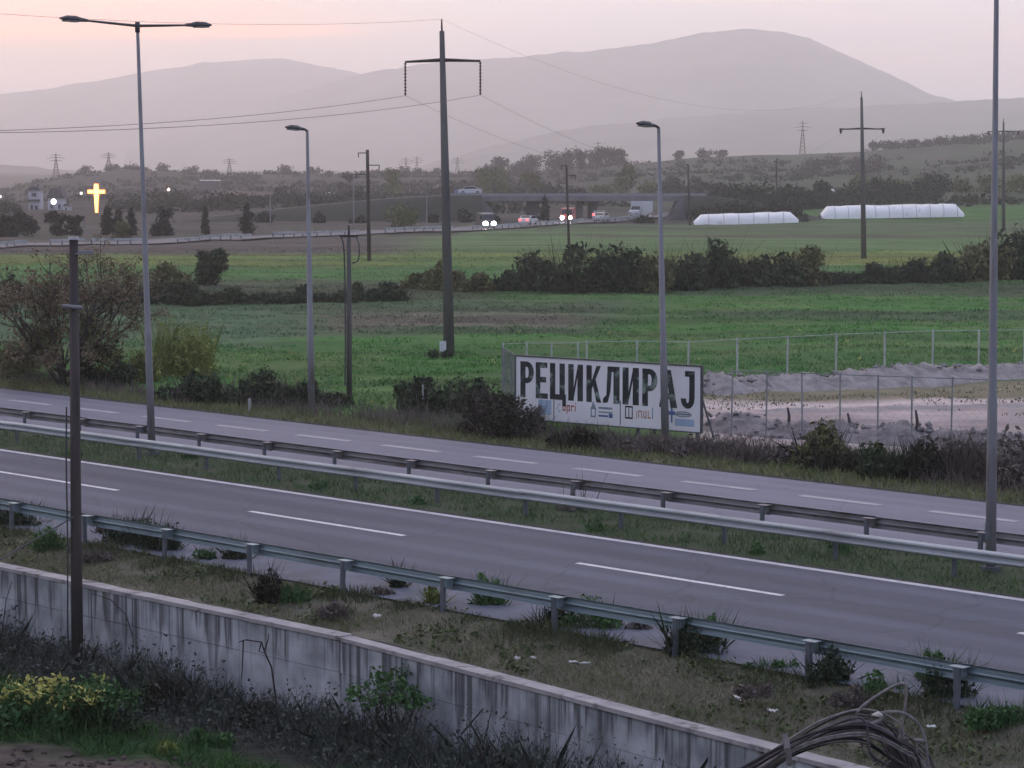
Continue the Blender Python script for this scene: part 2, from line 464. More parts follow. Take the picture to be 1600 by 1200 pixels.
# strips of the motorway, each a sheet in (u, v)
def strip(name, v0, v1, z0, z1, m, u0=-160, u1=420, nu=120, nv=2, bumpy=0.0):
    u = np.linspace(u0, u1, nu); v = np.linspace(v0, v1, nv)
    Vg, Ug = np.meshgrid(v, u, indexing='ij')
    Z = z0 + (z1 - z0) * (Vg - v0) / (v1 - v0)
    if bumpy: Z = Z + (fbm(Ug / 1.5, Vg / 1.5, 61) - 0.5) * bumpy
    X = np.stack([A.x * Ug + N.x * Vg, A.y * Ug + N.y * Vg, Z], -1)
    return struct(gridmesh(name, X, m))
M_asph = mat('asphalt', (0.078, 0.086, 0.116), (0.058, 0.064, 0.088), scale=0.35, stretch=(5, 1, 1), rot=ROADANG, rough=0.8, bump=0.15, bscale=40, c3=(0.115, 0.115, 0.14), c3scale=14, c3lo=0.58, c3hi=0.9)
def wear(m, tracks, amt, crack):
    """polished wheel paths and fine cracks on top of a road material"""
    nt = m.node_tree; n, l = nt.nodes, nt.links; b = n['Principled BSDF']
    src = b.inputs['Base Color'].links[0].from_socket
    geo = n.new('ShaderNodeNewGeometry')
    dv = n.new('ShaderNodeVectorMath'); dv.operation = 'DOT_PRODUCT'; l.new(geo.outputs['Position'], dv.inputs[0]); dv.inputs[1].default_value = tuple(N)
    tot = None
    for c in tracks:
        d = n.new('ShaderNodeMath'); d.operation = 'SUBTRACT'; l.new(dv.outputs['Value'], d.inputs[0]); d.inputs[1].default_value = c
        ab = n.new('ShaderNodeMath'); ab.operation = 'ABSOLUTE'; l.new(d.outputs[0], ab.inputs[0])
        r = n.new('ShaderNodeMapRange'); r.interpolation_type = 'SMOOTHSTEP'; l.new(ab.outputs[0], r.inputs[0]); r.inputs[1].default_value = 0.15; r.inputs[2].default_value = 0.55; r.inputs[3].default_value = 1; r.inputs[4].default_value = 0
        if tot is None: tot = r.outputs[0]
        else:
            q = n.new('ShaderNodeMath'); l.new(tot, q.inputs[0]); l.new(r.outputs[0], q.inputs[1]); tot = q.outputs[0]
    nz = n.new('ShaderNodeTexNoise'); nz.inputs['Scale'].default_value = 0.35; nz.inputs['Detail'].default_value = 4; l.new(geo.outputs['Position'], nz.inputs[0])
    q = n.new('ShaderNodeMath'); q.operation = 'MULTIPLY'; l.new(tot, q.inputs[0]); l.new(nz.outputs[0], q.inputs[1])
    mr = n.new('ShaderNodeMapRange'); l.new(q.outputs[0], mr.inputs[0]); mr.inputs[3].default_value = 1.0; mr.inputs[4].default_value = amt
    mx = n.new('ShaderNodeVectorMath'); mx.operation = 'SCALE'; l.new(src, mx.inputs[0]); l.new(mr.outputs[0], mx.inputs['Scale'])
    vo = n.new('ShaderNodeTexVoronoi'); vo.feature = 'DISTANCE_TO_EDGE'; vo.inputs['Scale'].default_value = 0.22; vo.inputs['Randomness'].default_value = 1
    w2 = n.new('ShaderNodeTexNoise'); w2.inputs['Scale'].default_value = 0.8; w2.inputs['Detail'].default_value = 5; l.new(geo.outputs['Position'], w2.inputs[0])
    av = n.new('ShaderNodeVectorMath'); l.new(geo.outputs['Position'], av.inputs[0]); l.new(w2.outputs['Color'], av.inputs[1]); l.new(av.outputs[0], vo.inputs[0])
    cm = n.new('ShaderNodeMapRange'); l.new(vo.outputs['Distance'], cm.inputs[0]); cm.inputs[1].default_value = 0.0; cm.inputs[2].default_value = 0.012; cm.inputs[3].default_value = crack; cm.inputs[4].default_value = 1
    m2 = n.new('ShaderNodeVectorMath'); m2.operation = 'SCALE'; l.new(mx.outputs[0], m2.inputs[0]); l.new(cm.outputs[0], m2.inputs['Scale'])
    l.new(m2.outputs[0], b.inputs['Base Color'])
wear(M_asph, (42.4, 44.1, 46.0, 47.7), 1.5, 0.72)
M_asph2 = mat('worn_pale_asphalt', (0.195, 0.193, 0.236), (0.16, 0.16, 0.198), scale=0.3, stretch=(6, 1, 1), rot=ROADANG, rough=0.8, bump=0.15, bscale=40)
wear(M_asph2, (54.6, 57.8, 60.0, 61.2), 0.82, 0.82)
M_pave = mat('concrete_shoulder', (0.14, 0.15, 0.185), (0.108, 0.115, 0.143), scale=1.1, rough=0.9, bump=0.2, c3=(0.10, 0.10, 0.105), c3scale=0.9, c3lo=0.55, c3hi=0.75)
M_verge = mat('dry_verge_soil', (0.14, 0.126, 0.096), (0.082, 0.088, 0.058), scale=1.0, rough=1, bump=0.8, bscale=8)
M_med = mat('median_soil', (0.036, 0.058, 0.026), (0.050, 0.062, 0.034), scale=0.8, rough=1, bump=0.8, bscale=8)
def verge_fix(o):
    me = o.data; co = np.empty(len(me.vertices) * 3, np.float32); me.vertices.foreach_get('co', co); co = co.reshape(-1, 3)
    u_ = co[:, 0] * A.x + co[:, 1] * A.y; v_ = co[:, 0] * N.x + co[:, 1] * N.y
    co[:, 2] += -0.034 * np.maximum(43.0 - u_, 0) * np.clip((V_PAVE - 0.1 - v_) / (V_PAVE - 0.1 - V_WALL), 0, 1)
    me.vertices.foreach_set('co', co.ravel()); me.update()
verge_o = strip('verge', V_WALL - 0.02, V_PAVE + 0.2, Z_VERGE_LOW - 0.02, -0.03, M_verge, nu=700, nv=8, bumpy=0.10)
verge_fix(verge_o)
strip('road_shoulder', V_PAVE, 41.3, 0.0, 0.004, M_pave, nv=3)
strip('near_carriageway', 41.0, V_MED0, 0.008, 0.03, M_asph, nv=6)
strip('median', V_MED0 - 0.15, V_FAR0 + 0.2, -0.01, -0.01, M_med, nu=700, nv=12, bumpy=0.12)
strip('far_carriageway', V_FAR0, V_FAR1, 0.03, 0.02, M_asph2, nv=6)
strip('far_verge', V_FAR1 - 0.1, V_FAR1 + 3.0, -0.02, 0.02, mat('far_verge_soil', (0.062, 0.078, 0.036), (0.085, 0.080, 0.052), scale=0.7, rough=1, bump=0.8, bscale=6), nu=500, nv=8, bumpy=0.14)
# painted lines
M_paint = mat('worn_white_paint', (0.72, 0.70, 0.72), (0.58, 0.565, 0.58), scale=3.0, rough=0.7, c3=(0.25, 0.24, 0.26), c3scale=9, c3lo=0.60, c3hi=0.78)
M_paint2 = mat('faded_paint', (0.42, 0.40, 0.42), (0.33, 0.315, 0.33), scale=1.0, rough=0.8)
def line(name, u0, u1, v0, v1, z, m):
    n = max(2, int((u1 - u0) / 4) + 1)
    XYZ = np.array([[list(UV(u, v, z)) for u in np.linspace(u0, u1, n)] for v in (v0, v1)])
    return struct(gridmesh(name, XYZ, m))
line('edge_line', -160, 420, V_EDGE - 0.13, V_EDGE + 0.13, 0.036, mat('edge_paint', (0.55, 0.55, 0.58), (0.42, 0.42, 0.45), scale=2.0, rough=0.7, c3=(0.2, 0.2, 0.22), c3scale=8, c3lo=0.62, c3hi=0.8))
line('edge_line', -160, 420, 41.22, 41.38, 0.016, M_paint)
M_gut = mat('dirty_gutter', (0.028, 0.027, 0.025), (0.045, 0.044, 0.036), scale=1.2, rough=1)
line('gutter', -160, 420, 48.74, 48.98, 0.034, M_gut)
line('gutter', -160, 420, V_FAR1 - 0.10, V_FAR1 + 0.22, 0.026, M_gut)
for k in range(-12, 26):
    u = 38.0 + 13.25 * k
    line('lane_dash', u, u + 6.7, V_DASH - 0.10, V_DASH + 0.10, 0.026, M_paint)
for k in range(-30, 70):
    u = 46.2 + 4.8 * k
    line('lane_dash', u, u + 3.0, 59.05, 59.40, 0.034, M_paint2)

# ------------------------------------------------------------------ mountains
M_mt = mat('wooded_relief_tones', (0.015, 0.02, 0.02), (0.13, 0.125, 0.11), detail=5, scale=0.0035, rough=1, spec=0)  # pale and dark noise in the colour suggests light and shade of slope relief
def mountain(name, crest, Y, depth, seed, z0=-12):
    px = np.linspace(crest[0][0], crest[-1][0], 220)
    py = np.interp(px, [c[0] for c in crest], [c[1] for c in crest])
    # soften corners
    k = np.array([1, 4, 6, 4, 1]) / 16
    for _ in range(3): py[2:-2] = np.convolve(py, k, 'valid')
    py = py - (fbm(px / 40, px * 0, seed, 4) - 0.5) * 7 - (fbm(px / 8, px * 0, seed + 7, 2) - 0.5) * 1.6
    X = (px - 800) / F * Y; Z = H + (HY - py) / F * Y
    rows = []
    for t in np.linspace(-1, 1, 41):
        s = 1 - abs(t) ** 1.15
        rg = (fbm(X / 380 + 3 * t, X * 0 + t * 4, seed + 3) - 0.5) * 0.5 * (1 - s) * s * 4
        rows.append(np.stack([X + t * 200 * np.sin(X / 700), np.full_like(X, Y + t * depth), z0 + (Z - z0) * np.clip(s + rg * 0.6 * (abs(t) > 0.01), 0, 1)], -1))
    return struct(gridmesh(name, np.array(rows), M_mt))
mountain('mountain', [(-900, 190), (-300, 160), (0, 147), (60, 141), (150, 127), (250, 110), (330, 99), (420, 91), (480, 98), (550, 115), (640, 135), (900, 190), (1300, 260)], 9300, 1500, 3)
mountain('mountain', [(200, 235), (400, 165), (560, 118), (640, 103), (720, 95), (800, 92), (900, 83), (980, 73), (1050, 64), (1100, 53), (1160, 46), (1210, 51), (1262, 59), (1300, 79), (1350, 100), (1400, 124), (1450, 147), (1500, 163), (1700, 205), (2200, 270)], 7900, 1400, 5)
mountain('mountain', [(600, 275), (740, 237), (850, 208), (950, 194), (1100, 180), (1250, 170), (1400, 166), (1550, 156), (1700, 150), (2300, 175)], 5600, 1100, 8)
mountain('mountain', [(-900, 250), (-100, 258), (40, 258), (110, 268), (250, 280), (700, 285)], 4300, 800, 9)

# ------------------------------------------------------------------ retaining wall
M_wall = None
def wall_material():
    m, nt, b = nodes_of('stained_concrete')
    n, l = nt.nodes, nt.links
    b.inputs['Roughness'].default_value = 0.95; b.inputs['Specular IOR Level'].default_value = 0.2
    geo = n.new('ShaderNodeNewGeometry')
    mp = n.new('ShaderNodeMapping'); mp.vector_type = 'TEXTURE'
    mp.inputs['Rotation'].default_value = (0, 0, ROADANG); mp.inputs['Scale'].default_value = (0.10, 50, 9)
    l.new(geo.outputs['Position'], mp.inputs[0])
    st = n.new('ShaderNodeTexNoise'); st.inputs['Scale'].default_value = 0.5; st.inputs['Detail'].default_value = 6; st.inputs['Roughness'].default_value = 0.65
    l.new(mp.outputs[0], st.inputs[0])
    # runs of dirty water start under the coping, each of its own length
    mp2 = n.new('ShaderNodeMapping'); mp2.vector_type = 'TEXTURE'
    mp2.inputs['Rotation'].default_value = (0, 0, ROADANG); mp2.inputs['Scale'].default_value = (0.28, 50, 50); mp2.inputs['Location'].default_value = (7, 3, 0)
    l.new(geo.outputs['Position'], mp2.inputs[0])
    ln = n.new('ShaderNodeTexNoise'); ln.inputs['Scale'].default_value = 0.8; ln.inputs['Detail'].default_value = 4; l.new(mp2.outputs[0], ln.inputs[0])
    sp = n.new('ShaderNodeSeparateXYZ'); l.new(geo.outputs['Position'], sp.inputs[0])
    le = n.new('ShaderNodeMapRange'); l.new(ln.outputs[0], le.inputs[0]); le.inputs[1].default_value = 0.30; le.inputs[2].default_value = 0.68; le.inputs[3].default_value = -0.55; le.inputs[4].default_value = -2.1; le.clamp = False
    df = n.new('ShaderNodeMath'); df.operation = 'SUBTRACT'; l.new(sp.outputs[2], df.inputs[0]); l.new(le.outputs[0], df.inputs[1])
    dfm = n.new('ShaderNodeMapRange'); l.new(df.outputs[0], dfm.inputs[0]); dfm.inputs[1].default_value = -0.05; dfm.inputs[2].default_value = 0.35
    s1 = n.new('ShaderNodeMapRange'); l.new(st.outputs[0], s1.inputs[0]); s1.inputs[1].default_value = 0.46; s1.inputs[2].default_value = 0.57
    ss = n.new('ShaderNodeMath'); ss.operation = 'MULTIPLY'; l.new(s1.outputs[0], ss.inputs[0]); l.new(dfm.outputs[0], ss.inputs[1])
    big = n.new('ShaderNodeTexNoise'); big.inputs['Scale'].default_value = 1.3; big.inputs['Detail'].default_value = 4
    l.new(geo.outputs['Position'], big.inputs[0])
    bm = n.new('ShaderNodeMapRange'); l.new(big.outputs[0], bm.inputs[0]); bm.inputs[1].default_value = 0.3; bm.inputs[2].default_value = 0.7
    mx = n.new('ShaderNodeMix'); mx.data_type = 'RGBA'; l.new(bm.outputs[0], mx.inputs[0])
    mx.inputs[6].default_value = (0.22, 0.23, 0.24, 1); mx.inputs[7].default_value = (0.54, 0.55, 0.57, 1)
    m2 = n.new('ShaderNodeMix'); m2.data_type = 'RGBA'
    sc = n.new('ShaderNodeMath'); sc.operation = 'MULTIPLY'; sc.inputs[1].default_value = 0.85; l.new(ss.outputs[0], sc.inputs[0])
    l.new(sc.outputs[0], m2.inputs[0]); l.new(mx.outputs[2], m2.inputs[6]); m2.inputs[7].default_value = (0.075, 0.074, 0.078, 1)
    l.new(m2.outputs[2], b.inputs['Base Color'])
    bp = n.new('ShaderNodeBump'); bp.inputs['Strength'].default_value = 0.3; bp.inputs['Distance'].default_value = 0.03
    l.new(big.outputs[0], bp.inputs['Height']); l.new(bp.outputs[0], b.inputs['Normal'])
    return m
M_wall = wall_material()
M_joint = mat('dark_joint', (0.13, 0.13, 0.135), (0.17, 0.165, 0.17), scale=3, rough=1)
M_cap = mat('pale_coping', (0.42, 0.39, 0.385), (0.30, 0.28, 0.28), scale=1.5, rough=0.95, bump=0.3, c3=(0.16, 0.15, 0.14), c3scale=2.5, c3lo=0.58, c3hi=0.7)
wall = thing('retaining_wall', 'long stained concrete retaining wall with pale coping below the verge', 'wall', UV(40, V_WALL, -3.2))
wl0 = UV(40, V_WALL, -3.2)
core = MB().box(UV(60, V_WALL - 0.16, -3.4) - wl0, (200, 0.24, 2.0), A, N); core.build('wall_core', M_joint, wall)
PW = 3.6
def wdrop(u): return -0.034 * np.maximum(43.0 - np.asarray(u, float), 0)
from mathutils import Quaternion
pu = MB().box((0, 0, 0), (PW - 0.010, 0.10, 0.685), A, N).mesh('panel', M_wall)
pl = MB().box((0, 0, 0), (PW - 0.010, 0.10, 1.93), A, N).mesh('panel', M_wall)
pc = MB().box((0, 0, 0), (PW * 2 - 0.02, 0.42, 0.09), A, N).mesh('coping_stone', M_cap)
k = 0
for i in range(-10, 46):
    u = i * PW + 1.1
    for me, zc in ((pu, -0.76), (pl, -2.08)):
        o = link('panel', me, wall); o.location = UV(u, V_WALL - 0.30 + random.uniform(-0.008, 0.008), zc + float(wdrop(u))) - wl0
        o.rotation_mode = 'QUATERNION'; o.rotation_quaternion = Quaternion(N, math.atan(float(wdrop(u + 1) - wdrop(u - 1)) / 2))
    if i % 2 == 0:
        o = link('coping_stone', pc, wall); o.location = UV(u + PW / 2, V_WALL - 0.17 + random.uniform(-0.015, 0.015), -0.355 + random.uniform(-0.012, 0.012) + float(wdrop(u + PW / 2))) - wl0
        o.rotation_mode = 'QUATERNION'; o.rotation_quaternion = Quaternion(N, math.atan(float(wdrop(u + PW / 2 + 1) - wdrop(u + PW / 2 - 1)) / 2))

# ------------------------------------------------------------------ guard rails
M_steel = mat('galvanised_steel', (0.42, 0.455, 0.475), (0.32, 0.35, 0.37), c3=(0.13, 0.12, 0.115), c3scale=1.3, c3lo=0.55, c3hi=0.85, scale=0.8, rough=0.55, metal=0.35, stretch=(3, 1, 1), rot=ROADANG)
M_steel2 = mat('weathered_steel', (0.24, 0.235, 0.245), (0.15, 0.15, 0.16), scale=2.0, rough=0.6, metal=0.35, stretch=(3, 1, 1), rot=ROADANG, c3=(0.12, 0.10, 0.09), c3scale=3)
M_steel3 = mat('bluish_galvanised_steel', (0.26, 0.33, 0.36), (0.18, 0.235, 0.26), c3=(0.13, 0.12, 0.115), c3scale=1.3, c3lo=0.55, c3hi=0.85, scale=0.8, rough=0.5, metal=0.35, stretch=(3, 1, 1), rot=ROADANG)
M_post = mat('dark_steel_post', (0.13, 0.145, 0.165), (0.095, 0.105, 0.12), scale=4, rough=0.7, metal=0.2)
# W profile: (offset towards traffic, height)
WP = [(0.0, 0.155), (0.015, 0.150), (0.075, 0.115), (0.083, 0.085), (0.075, 0.055), (0.012, 0.018), (0.0, 0.0), (0.012, -0.018), (0.075, -0.055), (0.083, -0.085), (0.075, -0.115), (0.015, -0.150), (0.0, -0.155)]
def guard_rail(label, v, face, zc, u0, u1, du, uoff, m_rail, m_post, spacer, zpost):
    """face = +1: the W faces away from the camera, -1: towards it"""
    o0 = UV(uoff, v, 0)
    t = thing('guard_rail', label, 'guard rail', o0)
    prof = [(a * face, b) for a, b in WP]
    back = [(a - 0.006 * face, b) for a, b in reversed(prof)]
    rail = MB()
    poly = prof + back
    rail.prism(poly, -A * (du / 2 + 0.09), N, Vector((0, 0, 1)), A, du + 0.18)
    rme = rail.mesh('rail_beam', m_rail)
    pm = MB()
    c = 0.0
    pm.box((0, 0, (zpost - 0.25) / 2), (0.11, 0.012, zpost + 0.25), A, N)
    pm.box(A * 0.052 + N * 0.035 + Vector((0, 0, (zpost - 0.25) / 2)), (0.010, 0.06, zpost + 0.25), A, N)
    pm.box(-A * 0.052 + N * 0.035 + Vector((0, 0, (zpost - 0.25) / 2)), (0.010, 0.06, zpost + 0.25), A, N)
    pme = pm.mesh('post', m_post)
    sm = MB().box((0, 0, 0), (0.16, spacer, 0.20), A, N)
    sm.box((0, 0, 0.105), (0.34, spacer + 0.04, 0.012), A, N)
    sme = sm.mesh('spacer', m_rail)
    k0, k1 = math.floor((u0 - uoff) / du), math.ceil((u1 - uoff) / du)
    for k in range(k0, k1 + 1):
        r = link('rail_beam', rme, t); r.rotation_euler = (random.uniform(-.004, .004), random.uniform(-.004, .004), random.uniform(-.003, .003))
        r.location = A * (k * du + du / 2) + Vector((0, 0, zc + 0.006 * (k % 2) + random.uniform(-.01, .01))) + N * (0.007 * (k % 2))
        p = link('post', pme, t); p.location = A * (k * du + random.uniform(-0.03, 0.03)) - N * (face * (spacer + 0.03))
        p.rotation_euler = (random.uniform(-0.03, 0.03), random.uniform(-0.03, 0.03), 0)
        s = link('spacer', sme, t); s.location = A * (k * du) - N * (face * spacer / 2) + Vector((0, 0, zc + 0.02))
guard_rail('bluish steel guard rail nearest the camera, between the verge and the near carriageway', 38.45, 1, 0.60, -60, 230, 3.52, 35.05, M_steel3, M_post, 0.22, 0.72)
guard_rail('bright steel guard rail of the median, facing the near carriageway', V_RAIL1, -1, 0.60, -60, 300, 3.75, 44.5, M_steel, M_post, 0.10, 0.70)
guard_rail('dark weathered guard rail of the median, beside the far carriageway', V_RAIL2, 1, 0.60, -60, 300, 3.62, 45.2, M_steel2, M_post, 0.24, 0.72)

# ------------------------------------------------------------------ the air
hz = MB().box((0, 5600, 222), (23400, 12400 * 1.0 + 11600, 492)).build('haze', None)
hm = bpy.data.materials.new('haze_air'); hm.use_nodes = True
hn, hl = hm.node_tree.nodes, hm.node_tree.links
hn.clear()
ho = hn.new('ShaderNodeOutputMaterial'); hv = hn.new('ShaderNodeVolumePrincipled')
hv.inputs['Color'].default_value = (0.958, 0.966, 1.0, 1)
hv.inputs['Density'].default_value = 2.3e-4
hv.inputs['Anisotropy'].default_value = 0.65
hl.new(hv.outputs[0], ho.inputs['Volume'])
hz.data.materials.append(hm)
stuff(hz)

# ------------------------------------------------------------------ poles and lamps
M_zinc = mat('galvanised_pole', (0.25, 0.25, 0.262), (0.18, 0.18, 0.19), scale=1.2, rough=0.6, metal=0.25, stretch=(1, 1, 4), c3=(0.15, 0.13, 0.12), c3scale=2.5, c3lo=0.58, c3hi=0.72)
M_dark = mat('dark_lamp_housing', (0.05, 0.05, 0.058), (0.07, 0.07, 0.078), scale=5, rough=0.5, metal=0.1)
M_glassd = mat('dull_lamp_glass', (0.16, 0.16, 0.17), (0.2, 0.2, 0.21), scale=5, rough=0.25)
M_conc = mat('pole_concrete', (0.135, 0.128, 0.125), (0.095, 0.09, 0.09), scale=1.3, rough=0.95, stretch=(1, 1, 5), bump=0.2)
M_wood = mat('tarred_wood', (0.085, 0.070, 0.066), (0.046, 0.038, 0.037), scale=3, rough=0.95, stretch=(1, 1, 10), bump=0.4)
M_iron = mat('rusty_iron', (0.045, 0.040, 0.040), (0.07, 0.055, 0.048), scale=6, rough=0.8, metal=0.2)
M_wire = mat('wire', (0.09, 0.09, 0.095), rough=0.6, metal=0.2)
M_ins = mat('insulator_glaze', (0.05, 0.035, 0.03), (0.07, 0.05, 0.045), rough=0.3)
def sections(mb, p0, p1, spec, n=10):
    """tapered stepped pole: spec = [(fraction, radius)...]"""
    mb.tube([p0.lerp(p1, t) for t, r in spec], [r for t, r in spec], n)
def lamp_head(parent, at, d, L=0.95, W=0.30):
    """cobra head whose spigot is at `at`, pointing along d"""
    d = d.normalized(); s = d.cross(Vector((0, 0, 1))).normalized(); up = s.cross(d)
    mb = MB()
    rings = [(0.0, 0.06, 0.05, 0.05), (0.22, 0.10, 0.08, 0.06), (0.45, 0.5, 0.13, 0.07), (0.78, 0.5, 0.12, 0.07), (1.0, 0.32, 0.05, 0.03)]
    idx = []
    for t, w, hu, hd in rings:
        r = []
        for a in range(12):
            an = 2 * math.pi * a / 12
            x, z = math.cos(an) * w * W, math.sin(an) * (hu if math.sin(an) > 0 else hd)
            mb.v.append(tuple(at + d * (t * L) + s * x + up * z)); r.append(len(mb.v) - 1)
        idx.append(r)
    for q in range(len(idx) - 1):
        for a in range(12): mb.f.append((idx[q][a], idx[q][(a + 1) % 12], idx[q + 1][(a + 1) % 12], idx[q + 1][a]))
    mb.f.append(tuple(reversed(idx[0]))); mb.f.append(tuple(idx[-1]))
    h = mb.build('lamp_head', M_dark, parent)
    g = MB().box(at + d * (0.64 * L) - up * 0.062, (0.48 * L, W * 0.8, 0.05), d, s, up); g.build('lamp_glass', M_glassd, h)
def double_lamp(label, px, topx, height):
    b = V(px, 51.7, 0.0)
    if height is None: height = PD(topx, 39, b.y).z
    t = thing('street_lamp', label, 'street lamp', b)
    lean = (topx - px) / F * b.y
    top = Vector((lean, 0, height))
    mb = MB()
    sections(mb, Vector((0, 0, -0.3)), top, [(0, 0.135), (0.30, 0.122), (0.302, 0.106), (0.55, 0.094), (0.552, 0.083), (1, 0.055)])
    mb.build('pole', M_zinc, t, True)
    mb = MB().box((0, 0, 0.06), (0.36, 0.36, 0.10), A, N); mb.build('base_plate', M_post, t)
    MB().box(Vector((0, 0, 1.0)) - N * 0.155 + top * (1.0 / height) * 0, (0.14, 0.02, 0.42), A, N).build('service_door', M_post, t)
    MB().tube([top - Vector((0, 0, 0.25)), top + Vector((0, 0, 0.10))], 0.085, 10).build('cap', M_dark, t, True)
    for s in (-1, 1):
        d = N * s
        e = top + d * 2.1 + Vector((0, 0, 0.07))
        MB().tube([top - Vector((0, 0, 0.03)), top + d * 1.3 + Vector((0, 0, 0.03)), e], [0.05, 0.042, 0.035], 8).build('arm', M_dark, t, True)
        lamp_head(t, e - d * 0.08, d + Vector((0, 0, 0.03)), 1.05, 0.36)
double_lamp('tall grey double-armed lamp post in the median, both heads in view', 238, 223, None)
double_lamp('tall grey lamp post by the right edge, rising out of the picture', 1548, 1542, 15.0)
def single_lamp(label, px, py, tpx, tpy):
    b = P(px, py, 0.0)
    t = thing('street_lamp', label, 'street lamp', b)
    top = PD(tpx, tpy, b.y) - b
    mb = MB()
    sections(mb, Vector((0, 0, -0.3)), top, [(0, 0.15), (0.32, 0.135), (0.322, 0.12), (0.6, 0.105), (0.602, 0.09), (1, 0.06)])
    mb.build('pole', M_zinc, t, True)
    MB().box((0, 0, 0.05), (0.45, 0.45, 0.1), A, N).build('base_plate', M_zinc, t)
    MB().box(Vector((0, 0, 1.0)) - N * 0.148, (0.13, 0.02, 0.4), A, N).build('service_door', M_post, t)
    d = -N
    MB().tube([top, top + Vector((0, 0, 0.06)) + d * 0.10, top + Vector((0, 0, 0.09)) + d * 0.3], [0.055, 0.05, 0.045], 8).build('arm', M_dark, t, True)
    lamp_head(t, top + Vector((0, 0, 0.07)) + d * 0.12, d + Vector((0, 0, 0.08)), 0.95, 0.34)
single_lamp('grey single-headed lamp post beyond the far carriageway, left of the tallest pylon', 487, 641, 480, 205)
single_lamp('grey single-headed lamp post standing in front of the billboard', 1040, 690, 1029, 200)

def big_pylon(label, px, py, tpx, tpy, arm_py, arm_w, insul, lower=0.0):
    b = P(px, py, 0.0)
    Y = b.y
    t = thing('power_pole', label, 'power pole', b)
    top = PD(tpx, tpy, Y) - b
    MB().tube([Vector((0, 0, -0.4)), top * 0.5, top * 0.965], [0.30, 0.225, 0.13], 12).build('pole', M_conc, t, True)
    MB().tube([top * 0.955, top], [0.07, 0.04], 6).build('top_spike', M_iron, t)
    f = (py - arm_py) / (py - tpy)
    c = top * f
    d = Vector((132, -40, 0)).normalized()
    arm = MB()
    for s in (-1, 1):
        arm.tube([c + Vector((0, 0, 0.10)), c + d * (s * arm_w / 2) + Vector((0, 0, 0.02))], [0.10, 0.055], 4)
    arm.build('crossarm', M_iron, t)
    ends = []
    for s in (-1, 1):
        e0 = c + d * (s * arm_w / 2)
        mb = MB()
        if insul > 0:
            n = 10
            pts, rr_ = [], []
            for q in range(n):
                z = -insul * (q + 0.5) / n
                pts += [e0 + Vector((0, 0, z + 0.05)), e0 + Vector((0, 0, z)), e0 + Vector((0, 0, z - 0.04))]
                rr_ += [0.035, 0.085, 0.035]
            mb.tube([e0] + pts + [e0 - Vector((0, 0, insul))], [0.02] + rr_ + [0.03], 8)
            ends.append(b + e0 - Vector((0, 0, insul)))
        else:
            mb.tube([e0 + Vector((0, 0, 0.05)), e0 - Vector((0, 0, 0.15)), e0 - Vector((0, 0, 0.45))], [0.12, 0.16, 0.05], 8)
            mb.tube([e0 + d * (s * 0.15) + Vector((0, 0, 0.08)), e0 - d * (s * 0.5) + Vector((0, 0, 0.05))], 0.07, 6)
            ends.append(b + e0 - Vector((0, 0, 0.45)))
        mb.build('insulator', M_ins, t)
    return t, b, ends, b + top
t1, b1, e1, top1 = big_pylon('tallest concrete power pole with long hanging insulators, middle of the field', 702, 551, 690, 30, 96, 4.15, 1.75)
MB().box(Vector((-0.33, -0.28, 0.36)), (0.34, 0.03, 0.55), ey=Vector((0.2, 1, 0)).normalized()).build('warning_plate', mat('white_plate', (0.7, 0.7, 0.72), rough=0.5), t1)['label'] = 'white plate at the foot of the pole'
t2, b2, e2, top2 = big_pylon('dark power pole with one crossarm standing in the hedgerow on the right', 1350, 406, 1346, 143, 202, 4.4, 0)
t3, b3, e3, top3 = big_pylon('faraway power pole half hidden behind the right-hand lamp post', 1568, 360, 1568, 185, 206, 4.4, 0)
def wire(label, p, q, sag, r=0.007):
    pts = []
    for k in range(41):
        s = k / 40; x = p.lerp(q, s); x.z -= 4 * sag * s * (1 - s); pts.append(x)
    o = MB().tube([x - p for x in pts], r, 4).build('power_line', M_wire)
    o.location = p
    tag(o, label, 'power line')
dir0 = Vector((b2.x - b1.x, b2.y - b1.y, 0))
names = (('left', 'lower'), ('right', 'upper'))
wire('thin wire sagging out of the left edge from the tallest pole\'s left insulator', e1[0], e1[0] - dir0, 2.7, 0.010)
wire('thin wire sagging out of the left edge from the tallest pole\'s right insulator', e1[1], e1[1] - dir0, 2.7, 0.010)
wire('topmost thin wire leaving the tallest pole\'s tip to the left', top1, top1 - dir0, 2.6, 0.006)
wire('thin wire from the tallest pole\'s left insulator towards the hedgerow pole', e1[0], e2[0], 4.6)
wire('thin wire from the tallest pole\'s right insulator towards the hedgerow pole', e1[1], e2[1], 4.6)
wire('topmost thin wire from the tallest pole\'s tip to the hedgerow pole', top1, top2, 3.2, 0.005)

def field_pole(label, px, py, tpx, tpy, arms, r=0.13):
    b = P(px, py, 0.0) if py > 330 else None
    t = thing('utility_pole', label, 'utility pole', b)
    top = PD(tpx, tpy, b.y) - b
    MB().tube([Vector((0, 0, -0.3)), top], [r * 1.3, r], 8).build('pole', M_wood, t, True)
    mpp = b.y / F
    for (y, dx) in arms:
        z = top.z * (py - y) / (py - tpy)
        e = Vector((top.x * z / top.z + dx * mpp, 0, z))
        mb = MB().tube([Vector((top.x * z / top.z, 0, z)), e], 0.055, 6)
        mb.tube([e + Vector((0, 0, 0.04)), e - Vector((0, 0, 0.45))], [0.05, 0.06], 6)
        mb.build('bracket', M_iron, t)
field_pole('slim dark pole with three staggered brackets behind the left field', 577, 410, 574, 234, ((239, -14), (258, 18), (272, -18)), 0.16)
field_pole('thin dark pole rising from the hedgerow in front of the underpass', 889, 384, 885, 258, ((259, -8), (274, 14), (286, -12)), 0.13)
